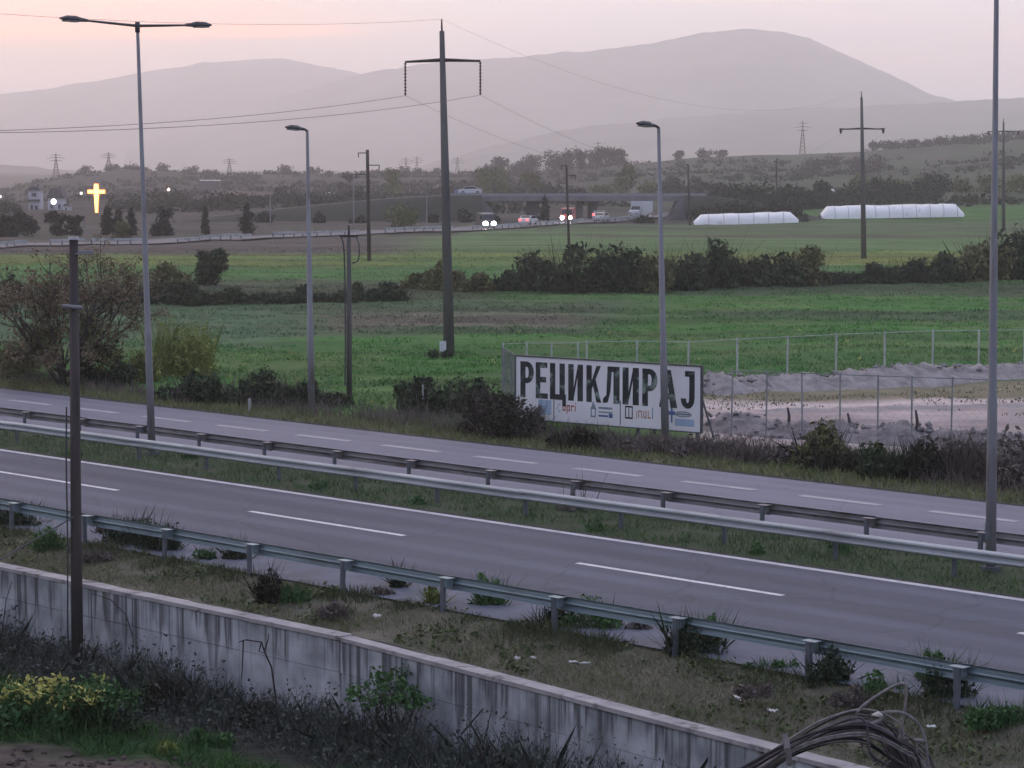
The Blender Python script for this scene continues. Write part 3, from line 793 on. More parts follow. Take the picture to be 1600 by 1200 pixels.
field_pole('thin pole with a short bracket just right of the bridge', 1078, 352, 1075, 256, ((257, -8),), 0.14)
field_pole('faint thin pole behind the shorter plastic tunnel', 1215, 347, 1213, 250, ((254, 7),), 0.12)
# small cable pole in front of the field
b = P(546, 632)
t = thing('utility_pole', 'short grey pole with cable loops between the two nearest lamp posts', 'utility pole', b)
top = PD(545, 352, b.y) - b
MB().tube([Vector((0, 0, -0.3)), top * 0.93], [0.12, 0.085], 8).build('pole', mat('grey_wood', (0.11, 0.105, 0.10), (0.07, 0.066, 0.064), scale=3, stretch=(1, 1, 8), rough=0.95), t, True)
MB().tube([top * 0.92, top], [0.06, 0.04], 6).build('spike', M_iron, t)
MB().box(top * 0.94, (0.75, 0.10, 0.10)).build('bracket', M_iron, t)
mb = MB()
mb.tube([top * 0.94 + Vector((x, -0.14, z)) for x, z in ((-0.3, 0), (-0.22, -0.3), (-0.18, -0.8), (-0.16, -2), (-0.15, -4), (-0.18, -6.2))], 0.035, 6)
mb.tube([top * 0.94 + Vector((x, -0.14, z)) for x, z in ((0.3, 0), (0.42, -0.3), (0.44, -0.8), (0.36, -1.05), (0.15, -1.1))], 0.03, 6)
mb.build('cable', M_dark, t)
# foreground wooden pole
b = V(121, 34.7, -2.4); b.z = float(low_z(np.array([uof(b)]), np.array([vof(b)]))[0])
t = thing('utility_pole', 'dark wooden pole in the left foreground, in front of the retaining wall', 'utility pole', b)
top = PD(115, 373, b.y) - b
MB().tube([Vector((0, 0, -0.5)), top * 0.45, top], [0.150, 0.130, 0.105], 12).build('pole', M_wood, t, True)
MB().tube([top - Vector((0, 0, 0.02)), top + Vector((0, 0, 0.05))], [0.14, 0.11], 12).build('cap', mat('zinc_cap', (0.4, 0.4, 0.42), rough=0.5), t)
for z in (0.955, 0.89, 0.825): 
    pass
MB().tube([top * 0.847 + Vector((-0.24, -0.16, 0.02)), top * 0.847 + Vector((0.22, -0.16, -0.02))], 0.05, 8).build('bracket', M_zinc, t)
mb = MB(); mb.box(top * 0.965 + Vector((0.30, -0.1, 0.05)), (0.36, 0.12, 0.09)); mb.tube([top * 0.965 + Vector((0.05, -0.1, 0)), top * 0.965 + Vector((0.2, -0.1, 0.03))], 0.025, 6)
mb.build('cable_clamp', M_zinc, t)
MB().tube([top * f + Vector((-0.19 - 0.02 * (i % 2), -0.1, 0)) for i, f in enumerate((0.02, 0.12, 0.3, 0.5, 0.62))], 0.02, 5).build('cable', M_dark, t)
MB().tube([Vector((0, -0.2, 3.9)), Vector((-1.5, -2, 3.1)), Vector((-4.5, -6, 2.3))], 0.02, 5).build('guy_wire', M_wire, t)

# ------------------------------------------------------------------ billboard
M_white = mat('billboard_sheet', (0.78, 0.77, 0.78), (0.70, 0.69, 0.70), scale=0.6, rough=0.55)
M_frame = mat('billboard_frame', (0.07, 0.07, 0.085), rough=0.6)
M_let = mat('letter_print', (0.016, 0.020, 0.022), (0.045, 0.062, 0.056), scale=1.6, rough=0.5, lo=0.45, hi=0.7, c3=(0.20, 0.27, 0.24), c3scale=2.2, c3lo=0.57, c3hi=0.68)
bl, br = P(807, 668), P(1095, 691)
t = thing('billboard', 'white billboard with large dark Cyrillic lettering, beyond the far carriageway', 'billboard', bl)
EX = (br - bl); BW = EX.length; EX.normalize(); EZ = Vector((0, 0, 1)); EY = Vector((-EX.y, EX.x, 0)) # EY points away
Z0, Z1 = 0.36, 2.72
BH = Z1 - Z0
MB().box(EX * (BW / 2) + Vector((0, 0, (Z0 + Z1) / 2)), (BW, 0.05, BH), EX, EY).build('sheet', M_white, t)
fr = MB()
fr.box(EX * (BW / 2) + Vector((0, 0, Z1 + 0.025)), (BW + 0.10, 0.12, 0.05), EX, EY)
fr.box(EX * (BW / 2) + Vector((0, 0, Z0 - 0.02)), (BW + 0.10, 0.12, 0.04), EX, EY)
fr.box(EX * (-0.025) + Vector((0, 0, (Z0 + Z1) / 2)), (0.05, 0.115, BH), EX, EY)
fr.box(EX * (BW + 0.03) + Vector((0, 0, (Z0 + Z1) / 2)), (0.06, 0.115, BH), EX, EY)
fr.build('frame', M_frame, t)
for s in (0.03, 0.35, 0.66, 0.97):
    MB().box(EX * (BW * s) + EY * 0.16 + Vector((0, 0, Z1 / 2 - 0.2)), (0.10, 0.10, Z1 + 0.2), EX, EY).build('post', M_post, t)
    MB().tube([EX * (BW * s) + EY * 0.2 + Vector((0, 0, 2.0)), EX * (BW * s) + EY * 1.3 + Vector((0, 0, -0.1))], 0.04, 6).build('brace', M_post, t)
S_ = 0.37                                   # stroke width in letter widths
def arc(cx, cy, rx, ry, w, wy, a0, a1, n=8):
    q = []
    for k in range(n):
        x0, x1 = [math.radians(a0 + (a1 - a0) * (k + d) / n) for d in (0, 1)]
        q.append([(cx + rx * math.cos(x0), cy + ry * math.sin(x0)), (cx + rx * math.cos(x1), cy + ry * math.sin(x1)),
                  (cx + (rx - w) * math.cos(x1), cy + (ry - wy) * math.sin(x1)), (cx + (rx - w) * math.cos(x0), cy + (ry - wy) * math.sin(x0))])
    return q
def rect(x0, y0, x1, y1): return [(x0, y0), (x1, y0), (x1, y1), (x0, y1)]
h_ = 0.15                                   # horizontal stroke height
LET = {
 'Р': [rect(0, 0, S_, 1), rect(S_, 1 - h_, 0.5, 1), rect(S_, 0.40, 0.5, 0.40 + h_)] + arc(0.5, 0.70, 0.48, 0.30, S_, h_, -90, 90),
 'Е': [rect(0, 0, S_, 1), rect(S_, 0, 0.98, h_), rect(S_, 1 - h_, 0.95, 1), rect(S_, 0.45, 0.85, 0.45 + h_)],
 'Ц': [rect(0, 0, S_ * 0.9, 1), rect(0.60, 0, 0.60 + S_ * 0.9, 1), rect(S_ * 0.9, 0, 0.60, h_), rect(0.60 + S_ * 0.9, 0, 1.0, h_), rect(0.78, -0.17, 1.0, 0)],
 'И': [rect(0, 0, S_, 1), rect(1 - S_, 0, 1, 1), [(S_, 0.06), (S_, 0.34), (1 - S_, 0.94), (1 - S_, 0.66)]],
 'К': [rect(0, 0, S_, 1), [(S_, 0.36), (S_, 0.58), (0.70, 1), (1.0, 1)], [(0.40, 0.56), (0.60, 0.68), (1.02, 0), (0.70, 0)]],
 'Л': [rect(1 - S_, 0, 1, 1), rect(0.26, 1 - h_, 1 - S_, 1), [(0.26, 1 - h_), (0.52, 1 - h_), (0.44, 0.30), (0.20, 0.22)], [(0.20, 0.22), (0.44, 0.30), (0.28, 0.02), (0.0, 0.0), (0.0, 0.12)]],
 'А': [[(0, 0), (S_, 0), (0.60, 1), (0.36, 1)], [(1 - S_, 0), (1, 0), (0.64, 1), (0.40, 1)], rect(0.25, 0.22, 0.75, 0.22 + h_)],
 'Ј': [rect(1 - S_ * 1.05, 0.26, 1, 1), rect(0.30, 1 - h_, 1 - S_ * 1.05, 1)] + arc(0.5, 0.27, 0.5, 0.27, S_ * 1.05, h_, 180, 360),
}
spec = [('Р', .033, .094), ('Е', .120, .172), ('Ц', .200, .272), ('И', .302, .366), ('К', .402, .464), ('Л', .493, .565), ('И', .598, .668), ('Р', .703, .768), ('А', .792, .870), ('Ј', .905, .960)]
def on_sheet(x, y): return EX * (BW * x) + Vector((0, 0, Z0 + BH * y))
LT, LB = 0.925, 0.345
for q, (ch, s0, s1) in enumerate(spec):
    s0, s1 = s0 - 0.008, s1 + 0.009
    mb = MB(); w = (s1 - s0) * BW; hh = (LT - LB) * BH
    for k, poly in enumerate(LET[ch]):
        mb.prism([(a * w, c * hh) for a, c in poly], on_sheet(s0, LB) - EY * (0.031 + 0.0006 * k), EX, EZ, EY, 0.005)
    mb.build('letter', M_let, t)
M_red = mat('red_print', (0.42, 0.10, 0.06), (0.36, 0.09, 0.06), rough=0.5)
M_blue = mat('blue_print', (0.10, 0.16, 0.33), (0.09, 0.14, 0.28), rough=0.5)
M_gry = mat('grey_print', (0.22, 0.27, 0.30), (0.18, 0.23, 0.27), rough=0.5)
M_lb = mat('pale_blue_print', (0.36, 0.46, 0.60), (0.32, 0.42, 0.56), rough=0.5)
M_blk = mat('black_print', (0.02, 0.02, 0.025), rough=0.5)
M_or = mat('salmon_print', (0.50, 0.27, 0.20), (0.46, 0.25, 0.2), rough=0.5)
def mark(name, polys, m, k=0):
    mb = MB()
    for j, poly in enumerate(polys):
        if name.startswith('logo'): poly = [(a, 0.05 + c * 0.84) for a, c in poly]
        mb.prism([(a * BW, c * BH) for a, c in poly], on_sheet(0, 0) - EY * (0.029 + 0.0005 * (j % 6)), EX, EZ, EY, 0.003)
    mb.build(name, m, t)
def pr(x0, y0, x1, y1): return rect(x0, y0, x1, y1)
mark('divider', [pr(.212, .02, .2165, .34)], M_frame); mark('divider', [pr(.576, .02, .5805, .40)], M_frame)
ring = arc(.245, .20, .011, .085, .0035, .028, 60, 300, 7)
mark('logo_ring', ring, M_lb)
mark('logo_text', [pr(.262, .16, .2665, .26), pr(.262, .235, .279, .265), pr(.2745, .15, .279, .24), pr(.262, .15, .279, .175), pr(.285, .10, .2895, .265), pr(.2895, .235, .299, .265), pr(.2895, .15, .299, .175), pr(.299, .15, .3035, .265), pr(.310, .15, .3145, .265), pr(.3145, .235, .325, .265), pr(.331, .15, .3355, .265), pr(.331, .29, .3355, .315)], M_red)
mark('logo_house', [[(.418, .07), (.4235, .07), (.4235, .22), (.418, .22)], [(.440, .07), (.4455, .07), (.4455, .22), (.440, .22)], [(.415, .22), (.449, .22), (.438, .31), (.427, .31)], pr(.428, .31, .436, .36), pr(.4235, .07, .440, .10)], M_gry)
mark('logo_text', [pr(.460, .235, .535, .275), pr(.460, .165, .535, .19)], M_gry)
mark('logo_block', [pr(.516, .08, .537, .16), pr(.460, .09, .512, .125)], M_blue)
mark('logo_emblem', [pr(.604, .09, .609, .33), pr(.640, .09, .645, .33), pr(.6225, .12, .6265, .30), pr(.609, .30, .640, .33), pr(.609, .09, .640, .12)], M_blk)
mark('logo_text', [pr(.664, .10, .668, .25), pr(.674, .12, .679, .26), pr(.679, .23, .690, .26), pr(.690, .12, .695, .26), pr(.702, .12, .707, .26), pr(.702, .12, .718, .15), pr(.713, .12, .718, .26), pr(.725, .12, .741, .15), pr(.725, .12, .730, .26)], M_or)
mark('logo_text', [pr(.748, .12, .752, .33)], M_blue)
mark('logo_emblem', [pr(.846, .08, .855, .46), pr(.834, .22, .867, .29)], M_blue)
mark('logo_text', arc(.910, .245, .045, .055, .008, .022, 0, 360, 14) + [pr(.878, .228, .943, .262)], M_gry)
mark('logo_band', [pr(.868, .03, .968, .16)], M_lb)
mark('logo_band', [pr(.125, .05, .20, .33)], M_lb)

# ------------------------------------------------------------------ fences
M_fpost = mat('pale_fence_post', (0.44, 0.47, 0.44), (0.33, 0.35, 0.33), scale=3, rough=0.85)
M_fpost2 = mat('grey_fence_post', (0.24, 0.25, 0.25), (0.18, 0.185, 0.19), scale=3, rough=0.85)
M_mesh = mat('fence_wire', (0.20, 0.215, 0.21), rough=0.6, metal=0.3)
def fence(label, pts, hgt, m_post, r, step=0.32, wire_r=0.0035, lean=0.015):
    t = thing('mesh_fence', label, 'fence', pts[0])
    o = pts[0]
    for i, p in enumerate(pts):
        a = p - o
        l1, l2 = random.uniform(-lean, lean), random.uniform(-lean, lean)
        MB().box(a + Vector((l1 / 2, l2 / 2, hgt / 2 - 0.1)), (r, r, hgt + 0.2), ez=Vector((l1, l2, 1)).normalized()).build('post', m_post, t)
        if i == len(pts) - 1: break
        bq = pts[i + 1] - o
        d = bq - a; L = d.length
        rl = MB().tube([a + Vector((0, 0, hgt - 0.05)), bq + Vector((0, 0, hgt - 0.05))], 0.017, 5); rl.build('top_rail', m_post, t)
        mb = MB()
        hm = hgt - 0.1
        n = int((L + hm) / step)
        for s in (0, 1):
            for k in range(1, n):
                x0 = k * step
                xa, za = (x0, 0) if x0 <= L else (L, x0 - L)
                xb, zb_ = (x0 - hm, hm) if x0 - hm >= 0 else (0, x0)
                if s: xa, xb = L - xa, L - xb
                mb.tube([a + d * (xa / L) + Vector((0, 0, za + 0.04)), a + d * (xb / L) + Vector((0, 0, zb_ + 0.04))], wire_r, 3, False)
        stuff(mb.build('wire_mesh', M_mesh, t))
fx = [917, 995, 1075, 1152, 1230, 1306, 1382, 1457, 1529, 1600, 1672, 1745]
fpts = [P(785, 611), P(823, 609), P(862, 607), P(903, 605)]
fpts += [P(x, 604.5 - (x - 917) * 0.040) for x in fx]
for p in fpts: p.z = GZ(p) - 0.02
fence('pale post and wire mesh fence at the back of the yard, behind the billboard', fpts, 2.05, M_fpost, 0.085)
fence('short end run of grey mesh fence left of the billboard', [P(785, 616), P(791, 621), P(799, 626), P(806, 632)], 2.1, M_fpost2, 0.06, 0.16, 0.005)
npx = [1143, 1197, 1253, 1312, 1371, 1424, 1486, 1552, 1622, 1695]
fence('grey mesh fence along the near side of the yard, right of the billboard', [P(x, 681 + (x - 1143) * 0.045) for x in npx], 2.45, M_fpost2, 0.055, 0.32, 0.0018)
for px, py, h2, lab in ((390, 642, 0.48, 'low white marker post beside the far carriageway'), (661, 646, 1.12, 'thin pale stake in front of the dark bush')):
    o = MB().box((0, 0, h2 / 2 - 0.05), (0.11 if h2 < 0.6 else 0.07, 0.07, h2 + 0.1)); o.box((0, 0, h2 + 0.01), (0.08, 0.05, 0.04))
    o = o.build('marker_post', M_fpost); o.location = P(px, py); tag(o, lab, 'marker post')

# ------------------------------------------------------------------ vegetation builders
def foliage(name, a, b, scale=0.6, island=0.65):
    k = {'dark_hedge_leaves': 1.25, 'hedgerow_leaves': 1.3, 'cypress_needles': 1.0, 'far_tree_leaves': 1.1, 'far_bare_twigs': 1.0, 'brown_bud_twigs': 1.25}.get(name, 1.5)
    a, b = [tuple(x * k for x in c) for c in (a, b)]
    return mat(name, a, b, scale=scale, rough=0.85, island=island, spec=0.15, detail=3, lo=0.3, hi=0.7)
F_dark = foliage('dark_hedge_leaves', (0.012, 0.020, 0.012), (0.054, 0.074, 0.038))
F_hedge = foliage('hedgerow_leaves', (0.013, 0.020, 0.012), (0.056, 0.074, 0.038))
F_olive = foliage('olive_spring_leaves', (0.050, 0.052, 0.026), (0.115, 0.115, 0.050))
F_brown = foliage('brown_bud_twigs', (0.10, 0.076, 0.050), (0.19, 0.15, 0.09))
F_dry = foliage('dry_brush', (0.065, 0.052, 0.048), (0.13, 0.108, 0.095))
F_drydk = foliage('dark_brown_hedge', (0.014, 0.014, 0.011), (0.042, 0.038, 0.026))
F_green = foliage('fresh_green_leaves', (0.025, 0.055, 0.020), (0.065, 0.125, 0.042))
F_yel = foliage('yellow_green_leaves', (0.085, 0.115, 0.032), (0.19, 0.205, 0.060))
F_yflow = foliage('yellow_leaves', (0.16, 0.17, 0.04), (0.46, 0.42, 0.13))
F_cyp = foliage('cypress_needles', (0.010, 0.013, 0.012), (0.028, 0.034, 0.024))
F_far = foliage('far_tree_leaves', (0.014, 0.020, 0.015), (0.042, 0.050, 0.034), scale=0.15)
F_farg = foliage('far_green_leaves', (0.045, 0.056, 0.022), (0.105, 0.112, 0.042), scale=0.15)
F_farb = foliage('far_bare_twigs', (0.045, 0.040, 0.038), (0.075, 0.068, 0.062), scale=0.15)
M_bark = mat('bark', (0.045, 0.038, 0.034), (0.075, 0.064, 0.056), scale=6, stretch=(1, 1, 5), rough=0.95, bump=0.3)
M_twig = mat('dark_twig', (0.030, 0.026, 0.025), (0.06, 0.052, 0.048), scale=6, rough=0.95)

def unit(n):
    v = rng.normal(size=(n, 3)); return v / np.linalg.norm(v, axis=1)[:, None]
def leaf_cloud(name, parent, centres, radii, n, size, m, squash=1.0, hollow=0.35, zmin=None, elong=1.7, droop=0.0):
    """n leaves spread through lumpy clumps"""
    centres = np.asarray(centres, float); radii = np.asarray(radii, float)
    if radii.ndim == 1: radii = np.stack([radii] * 3, 1)
    w = (radii.prod(1)) ** 0.7; k = rng.choice(len(centres), n, p=w / w.sum())
    d = unit(n)
    r = (hollow + (1 - hollow) * rng.random(n) ** 0.6)[:, None] * (1 + 0.25 * rng.normal(size=(n, 1)) * (rng.random((n, 1)) < 0.3))
    c = centres[k] + d * radii[k] * r
    if zmin is not None: c[:, 2] = np.where(c[:, 2] < zmin, zmin + rng.random(n) * 0.1, c[:, 2])
    s = size * (0.4 + 1.25 * rng.random(n) ** 1.6)[:, None]
    a = unit(n); b = np.cross(a, unit(n)); b /= np.linalg.norm(b, axis=1)[:, None] + 1e-9
    a = a * s * 0.5 * elong; b = b * s * 0.5
    v = np.stack([c - a, c + b * 0.9 - a * 0.1, c + a, c - b * 0.9 - a * 0.1], 1)
    return npmesh(name, v, 4, m, parent)
def stalks(name, parent, base, n, length, width, m, spread=0.35, curve=0.25):
    """n thin upright blades / twigs; base (n,3)"""
    base = np.asarray(base, float); n = len(base)
    an = rng.random(n) * 2 * np.pi; tl = np.abs(rng.normal(size=n)) * spread
    L = length * (0.5 + rng.random(n)) if not hasattr(length, '__len__') else length
    d = np.stack([np.cos(an) * np.sin(tl), np.sin(an) * np.sin(tl), np.cos(tl)], 1)
    side = np.cross(d, unit(n)); side /= np.linalg.norm(side, axis=1)[:, None] + 1e-9
    bend = np.stack([np.cos(an), np.sin(an), -0.3 * np.ones(n)], 1) * (curve * L * rng.random(n))[:, None]
    w = (width * (0.6 + 0.8 * rng.random(n)))[:, None]
    mid = base + d * (L * 0.55)[:, None] + bend * 0.3
    tip = base + d * L[:, None] + bend
    v = np.stack([base - side * w, base + side * w, mid + side * w * 0.7, tip, mid - side * w * 0.7], 1)
    return npmesh(name, v, 5, m, parent)
def bush(label, base, w, h, d=None, m=None, n=2200, leaf=0.16, cat='bush', name='bush', group=None, twigs=90, lean=0.4, seed=None, blobs=9, m_twig=None, rz=0.0, flat=False):
    d = d or w * 0.75
    t = thing(name, label, cat, base, rz, group)
    cs, rs = [], []
    for i in range(blobs):
        x, y = rng.uniform(-0.36, 0.36) * w, rng.uniform(-0.36, 0.36) * d
        top = h * (1 - (0.1 if flat else 0.75) * ((2 * x / w) ** 2)) * rng.uniform(0.75, 1.0)
        r = min(h * 0.42, w * rng.uniform(0.16, 0.26))
        for z in (np.arange(r * 0.5, max(top - r * 0.6, r * 0.6), r * 1.1)):
            cs.append((x + rng.normal() * 0.1 * w, y, z)); rs.append((r * rng.uniform(0.8, 1.15), r, r * rng.uniform(0.8, 1.1)))
    leaf_cloud('foliage', t, cs, rs, n, leaf, m or F_hedge, zmin=-0.05)
    if twigs:
        bx = np.stack([rng.uniform(-0.38, 0.38, twigs) * w, rng.uniform(-0.35, 0.35, twigs) * d, np.full(twigs, -0.05)], 1)
        stalks('stems', t, bx, twigs, h * 0.88, 0.006 + leaf * 0.05, m_twig or M_twig, spread=lean)
    return t
def branches(mb, p, d, L, r, depth, ends, spread=0.55, kids=(2, 4), shrink=0.68, up=0.12, n=5):
    q = p + d * L
    m_ = p.lerp(q, 0.5) + Vector((random.uniform(-1, 1), random.uniform(-1, 1), random.uniform(-.5, .5))) * L * 0.06
    mb.tube([p, m_, q], [r, r * 0.85, r * 0.68], n if depth > 2 else 3, False)
    if depth == 0:
        ends.append(q); return
    for _ in range(random.randint(*kids)):
        nd = (d + Vector((random.gauss(0, spread), random.gauss(0, spread), random.gauss(up, spread * 0.6)))).normalized()
        branches(mb, p.lerp(q, random.uniform(0.55, 1.0)), nd, L * shrink * random.uniform(0.8, 1.15), r * 0.62, depth - 1, ends, spread, kids, shrink, up, n)
def tree(label, base, w, h, m, n=900, leaf=0.5, trunk=0.25, name='tree', group=None, blobs=8, bare=0.35, cat='tree', tr=None):
    t = thing(name, label, cat, base, rng.random() * 6.28, group)
    mb = MB(); ends = []
    r0 = tr or max(0.08, h * 0.022)
    mb.tube([Vector((0, 0, -0.4)), Vector((0, 0, h * trunk))], [r0 * 1.4, r0], 7)
    for k in range(4):
        an = k * 1.57 + random.uniform(-.4, .4)
        branches(mb, Vector((0, 0, h * trunk * random.uniform(0.7, 1))), Vector((math.cos(an) * 0.5, math.sin(an) * 0.5, 1)).normalized(), h * 0.28, r0 * 0.6, 2, ends, n=4)
    mb.build('trunk', M_bark, t)
    cs, rs = [], []
    for i in range(blobs):
        an = rng.random() * 6.28; q = rng.random() ** 0.6
        z = h * rng.uniform(trunk * 0.9 + 0.02, 0.88)
        k = 1 - 0.5 * max(0, (z / h - 0.5) / 0.5) ** 1.5
        r = w * rng.uniform(0.15, 0.25)
        cs.append((math.cos(an) * q * w * 0.34 * k, math.sin(an) * q * w * 0.34 * k, min(z, h - r * 0.8))); rs.append((r, r, r * rng.uniform(0.7, 1.0)))
    leaf_cloud('crown', t, cs, rs, n, leaf, m, hollow=0.2)
    return t
def cypress(label, base, w, h, group=None, n=1100, leaf=0.22, name='cypress'):
    t = thing(name, label, 'tree', base, 0, group)
    MB().tube([Vector((0, 0, -0.2)), Vector((0, 0, h * 0.7))], [0.14, 0.04], 6).build('trunk', M_bark, t)
    cs, rs = [], []
    for z in np.linspace(0.08, 0.92, 12):
        k = (1 - z) ** 0.6 * min(1, 0.55 + z * 3)
        r = w * 0.5 * k
        for j in range(3):
            cs.append((rng.normal() * r * 0.3, rng.normal() * r * 0.3, h * z)); rs.append((r * 0.75 + 0.05, r * 0.75 + 0.05, h * 0.09))
    leaf_cloud('crown', t, cs, rs, n, leaf, F_cyp, hollow=0.3, zmin=0.1)
    return t

# ------------------------------------------------------------------ bank beyond the far carriageway
# budding tree at the left edge
b = P(103, 606)
t = thing('budding_tree', 'broad half-bare tree with brown buds at the left edge, beyond the far carriageway', 'tree', b)
random.seed(5)
mb = MB(); ends = []
for k in range(7):
    an = k * 0.9 + random.uniform(-.3, .3)
    mb2d = Vector((math.cos(an) * random.uniform(0.25, 0.85), math.sin(an) * random.uniform(0.2, 0.7), 1)).normalized()
    branches(mb, Vector((math.cos(an) * 0.12, math.sin(an) * 0.12, -0.1)), mb2d, random.uniform(1.7, 2.5), 0.11, 5, ends, spread=0.42, kids=(2, 3), shrink=0.72, up=0.05, n=5)
for k in range(12):
    an = random.uniform(0, 6.28)
    branches(mb, Vector((0, 0, random.uniform(0.3, 1.2))), Vector((math.cos(an), math.sin(an), random.uniform(0.25, 0.7))).normalized(), random.uniform(1.0, 1.7), 0.05, 3, ends, spread=0.4, kids=(2, 3), n=4)
mb.build('trunk', M_bark, t)
E_ = np.array([list(e) for e in ends]); E_ = E_[(E_[:, 2] < 7.3) & (E_[:, 2] > 0.2)]
leaf_cloud('crown', t, E_, np.full(len(E_), 0.36), 16000, 0.075, F_brown, hollow=0.0)
leaf_cloud('lower_shoots', t, [(-1.7, 0.2, 1.4), (-2.4, 0, 1.0), (1.9, 0, 1.6), (-0.7, -.4, 2.3), (1.0, 0, 2.6)], [(0.9, 0.8, 0.8), (0.9, 0.7, 0.7), (0.8, 0.7, 0.9), (1, .8, .9), (1, .8, .8)], 2600, 0.12, F_olive, hollow=0.0)
bush('dark leafy bush beside the road, right of the budding tree', P(172, 604), 2.1, 1.55, m=F_dark, n=2600, leaf=0.13)
t = bush('tall yellow-green shrub of upright shoots right of the left double lamp post', P(282, 588), 3.9, 2.7, m=F_yel, n=2600, leaf=0.12, twigs=700, m_twig=F_yel, blobs=12, lean=0.16)
bush('yellow-green shrub half hidden by the left double lamp post', P(222, 598), 1.8, 1.9, m=F_yel, n=1300, leaf=0.12, twigs=200, m_twig=F_olive)
bush('yellow-green low growth at the left edge under the budding tree', P(15, 590), 3.4, 1.8, m=F_olive, n=2400, leaf=0.12, twigs=200, m_twig=F_olive)
for px, py, w, h, lab in ((318, 630, 3.2, 1.25, 'dark scrubby bush right of the yellow-green shrub'), (405, 632, 3.0, 1.35, 'dark scrubby bush behind the low white marker post'), (470, 634, 2.6, 1.35, 'dark scrubby bush at the foot of the left single lamp post'), (520, 636, 1.8, 0.75, 'low dark scrub at the foot of the short cable pole')):
    bush(lab, P(px, py), w, h, m=F_dark, n=2600, leaf=0.13, twigs=160, m_twig=F_dry)
bush('dark round bush behind the thin pale stake', P(672, 646), 3.0, 1.35, m=F_dark, n=3000, leaf=0.13, twigs=120, m_twig=F_dry)
bush('dark shrub above the clipped brown hedge', P(735, 640), 2.4, 1.25, m=F_dark, n=2000, leaf=0.13)
bush('clipped dark brown hedge in front of the billboard\'s left end', P(772, 683), 3.2, 1.78, d=1.7, m=F_drydk, n=6500, leaf=0.10, twigs=250, m_twig=F_dry, flat=True, blobs=26, rz=ROADANG + math.pi)
bush('straw-coloured dry tuft hanging over the billboard\'s lower left corner', P(836, 676), 0.65, 1.15, m=F_dry, n=500, leaf=0.09, twigs=160, m_twig=F_dry)
# dry scrub on the bank, right
scr = [(1000, 706, 3.4, 0.75, F_dry, 'low brown brambles below the billboard'), (1100, 712, 3.2, 0.8, F_dry, 'low brown brambles below the billboard\'s right end'),
       (1185, 722, 2.8, 0.9, F_dry, 'brown brambles left of the olive sapling'), (1320, 735, 2.6, 0.85, F_drydk, 'dark brambles right of the olive sapling'), (1392, 748, 2.4, 1.15, F_dark, 'dark rounded bush on the bank right of the yellow-tipped shrub'),
       (1450, 750, 2.6, 1.35, F_drydk, 'dark brown thicket left of the right-hand lamp post'), (1515, 752, 2.0, 1.6, F_dry, 'purple-brown thicket just left of the right-hand lamp post'), (1595, 762, 2.6, 1.6, F_dry, 'purple-brown thicket at the right edge'), (905, 700, 2.6, 0.7, F_drydk, 'low brown brambles below the billboard\'s left half')]
for px, py, w, h, m, lab in scr:
    bush(lab, P(px, py), w, h, m=m, n=2600, leaf=0.10, twigs=600, m_twig=m)
bush('olive-green sapling with fresh leaves on the bank, right of the billboard', P(1277, 733), 1.9, 1.65, m=F_olive, n=1900, leaf=0.12, twigs=120, m_twig=M_twig)
bush('yellow-tipped shrub on the bank', P(1372, 728), 0.9, 0.85, m=F_yel, n=420, leaf=0.10, twigs=60, m_twig=F_olive)
# long grass of the bank
def rand_uv(n, u0, u1, v0, v1): return rng.uniform(u0, u1, n), rng.uniform(v0, v1, n)
def uv_xyz(u, v, z): return np.stack([A.x * u + N.x * v, A.y * u + N.y * v, z], 1)
G_bank = foliage('bank_grass', (0.060, 0.082, 0.032), (0.165, 0.165, 0.075), scale=0.5, island=0.5)
u, v = rand_uv(26000, 30, 150, V_FAR1 + 0.15, V_FAR1 + 3.2)
stuff(stalks('bank_grass', None, uv_xyz(u, v, np.zeros(len(u))), 0, 0.22, 0.016, G_bank, spread=0.5))
tag(bpy.data.objects['bank_grass'], 'rough green and straw grass along the far carriageway', 'grass')
u, v = rand_uv(9000, 30, 110, V_FAR1 + 1.6, V_FAR1 + 5.2)
k = fbm(u / 3, v / 2, 71) > 0.45
u, v = u[k], v[k]
o = stuff(stalks('dry_bank_stalks', None, uv_xyz(u, v, np.zeros(len(u))), 0, 0.5, 0.016, F_dry, spread=0.4)); tag(o, 'dry brown stalks on the bank below the billboard', 'dry grass')
# field grass tufts, coloured like the crop they stand in
nt = 46000
Yt = 95 * np.exp(rng.random(nt) * 1.15); Xt = rng.uniform(-0.215, 0.215, nt) * Yt
vt = Xt * N.x + Yt * N.y
px_, py_ = 800 + F * Xt / Yt, HY + F * H / Yt
k = (vt > V_FAR1 + 3) & ~((px_ > 1090) & (py_ > 597)) & (fbm(Xt / 3.5, Yt / 3.5, 81) > 0.42)
Xt, Yt = Xt[k], Yt[k]
base = np.stack([Xt, Yt, ground_z(Xt, Yt)], 1)
colr = land_colour(Xt, Yt) * (0.65 + 0.75 * rng.random((len(Xt), 1)))
nb = 4
base4 = np.repeat(base, nb, 0) + np.concatenate([rng.normal(size=(len(base) * nb, 2)) * 0.16, np.zeros((len(base) * nb, 1))], 1)
L4 = np.repeat(0.05 + 0.15 * rng.random(len(base)) ** 2, nb) * (0.6 + 0.8 * rng.random(len(base) * nb))
o = stalks('field_grass', None, base4, 0, L4, 0.035, mat('crop_blades', (3.0, 2.8, 2.7), (2.4, 2.3, 2.2), scale=0.7, attr='Col', rough=0.9, spec=0.1), spread=0.5)
c5 = np.repeat(np.concatenate([np.repeat(colr, nb, 0), np.ones((len(base4), 1))], 1), 5, 0)
at = o.data.color_attributes.new('Col', 'FLOAT_COLOR', 'POINT'); at.data.foreach_set('color', c5.astype(np.float32).ravel())
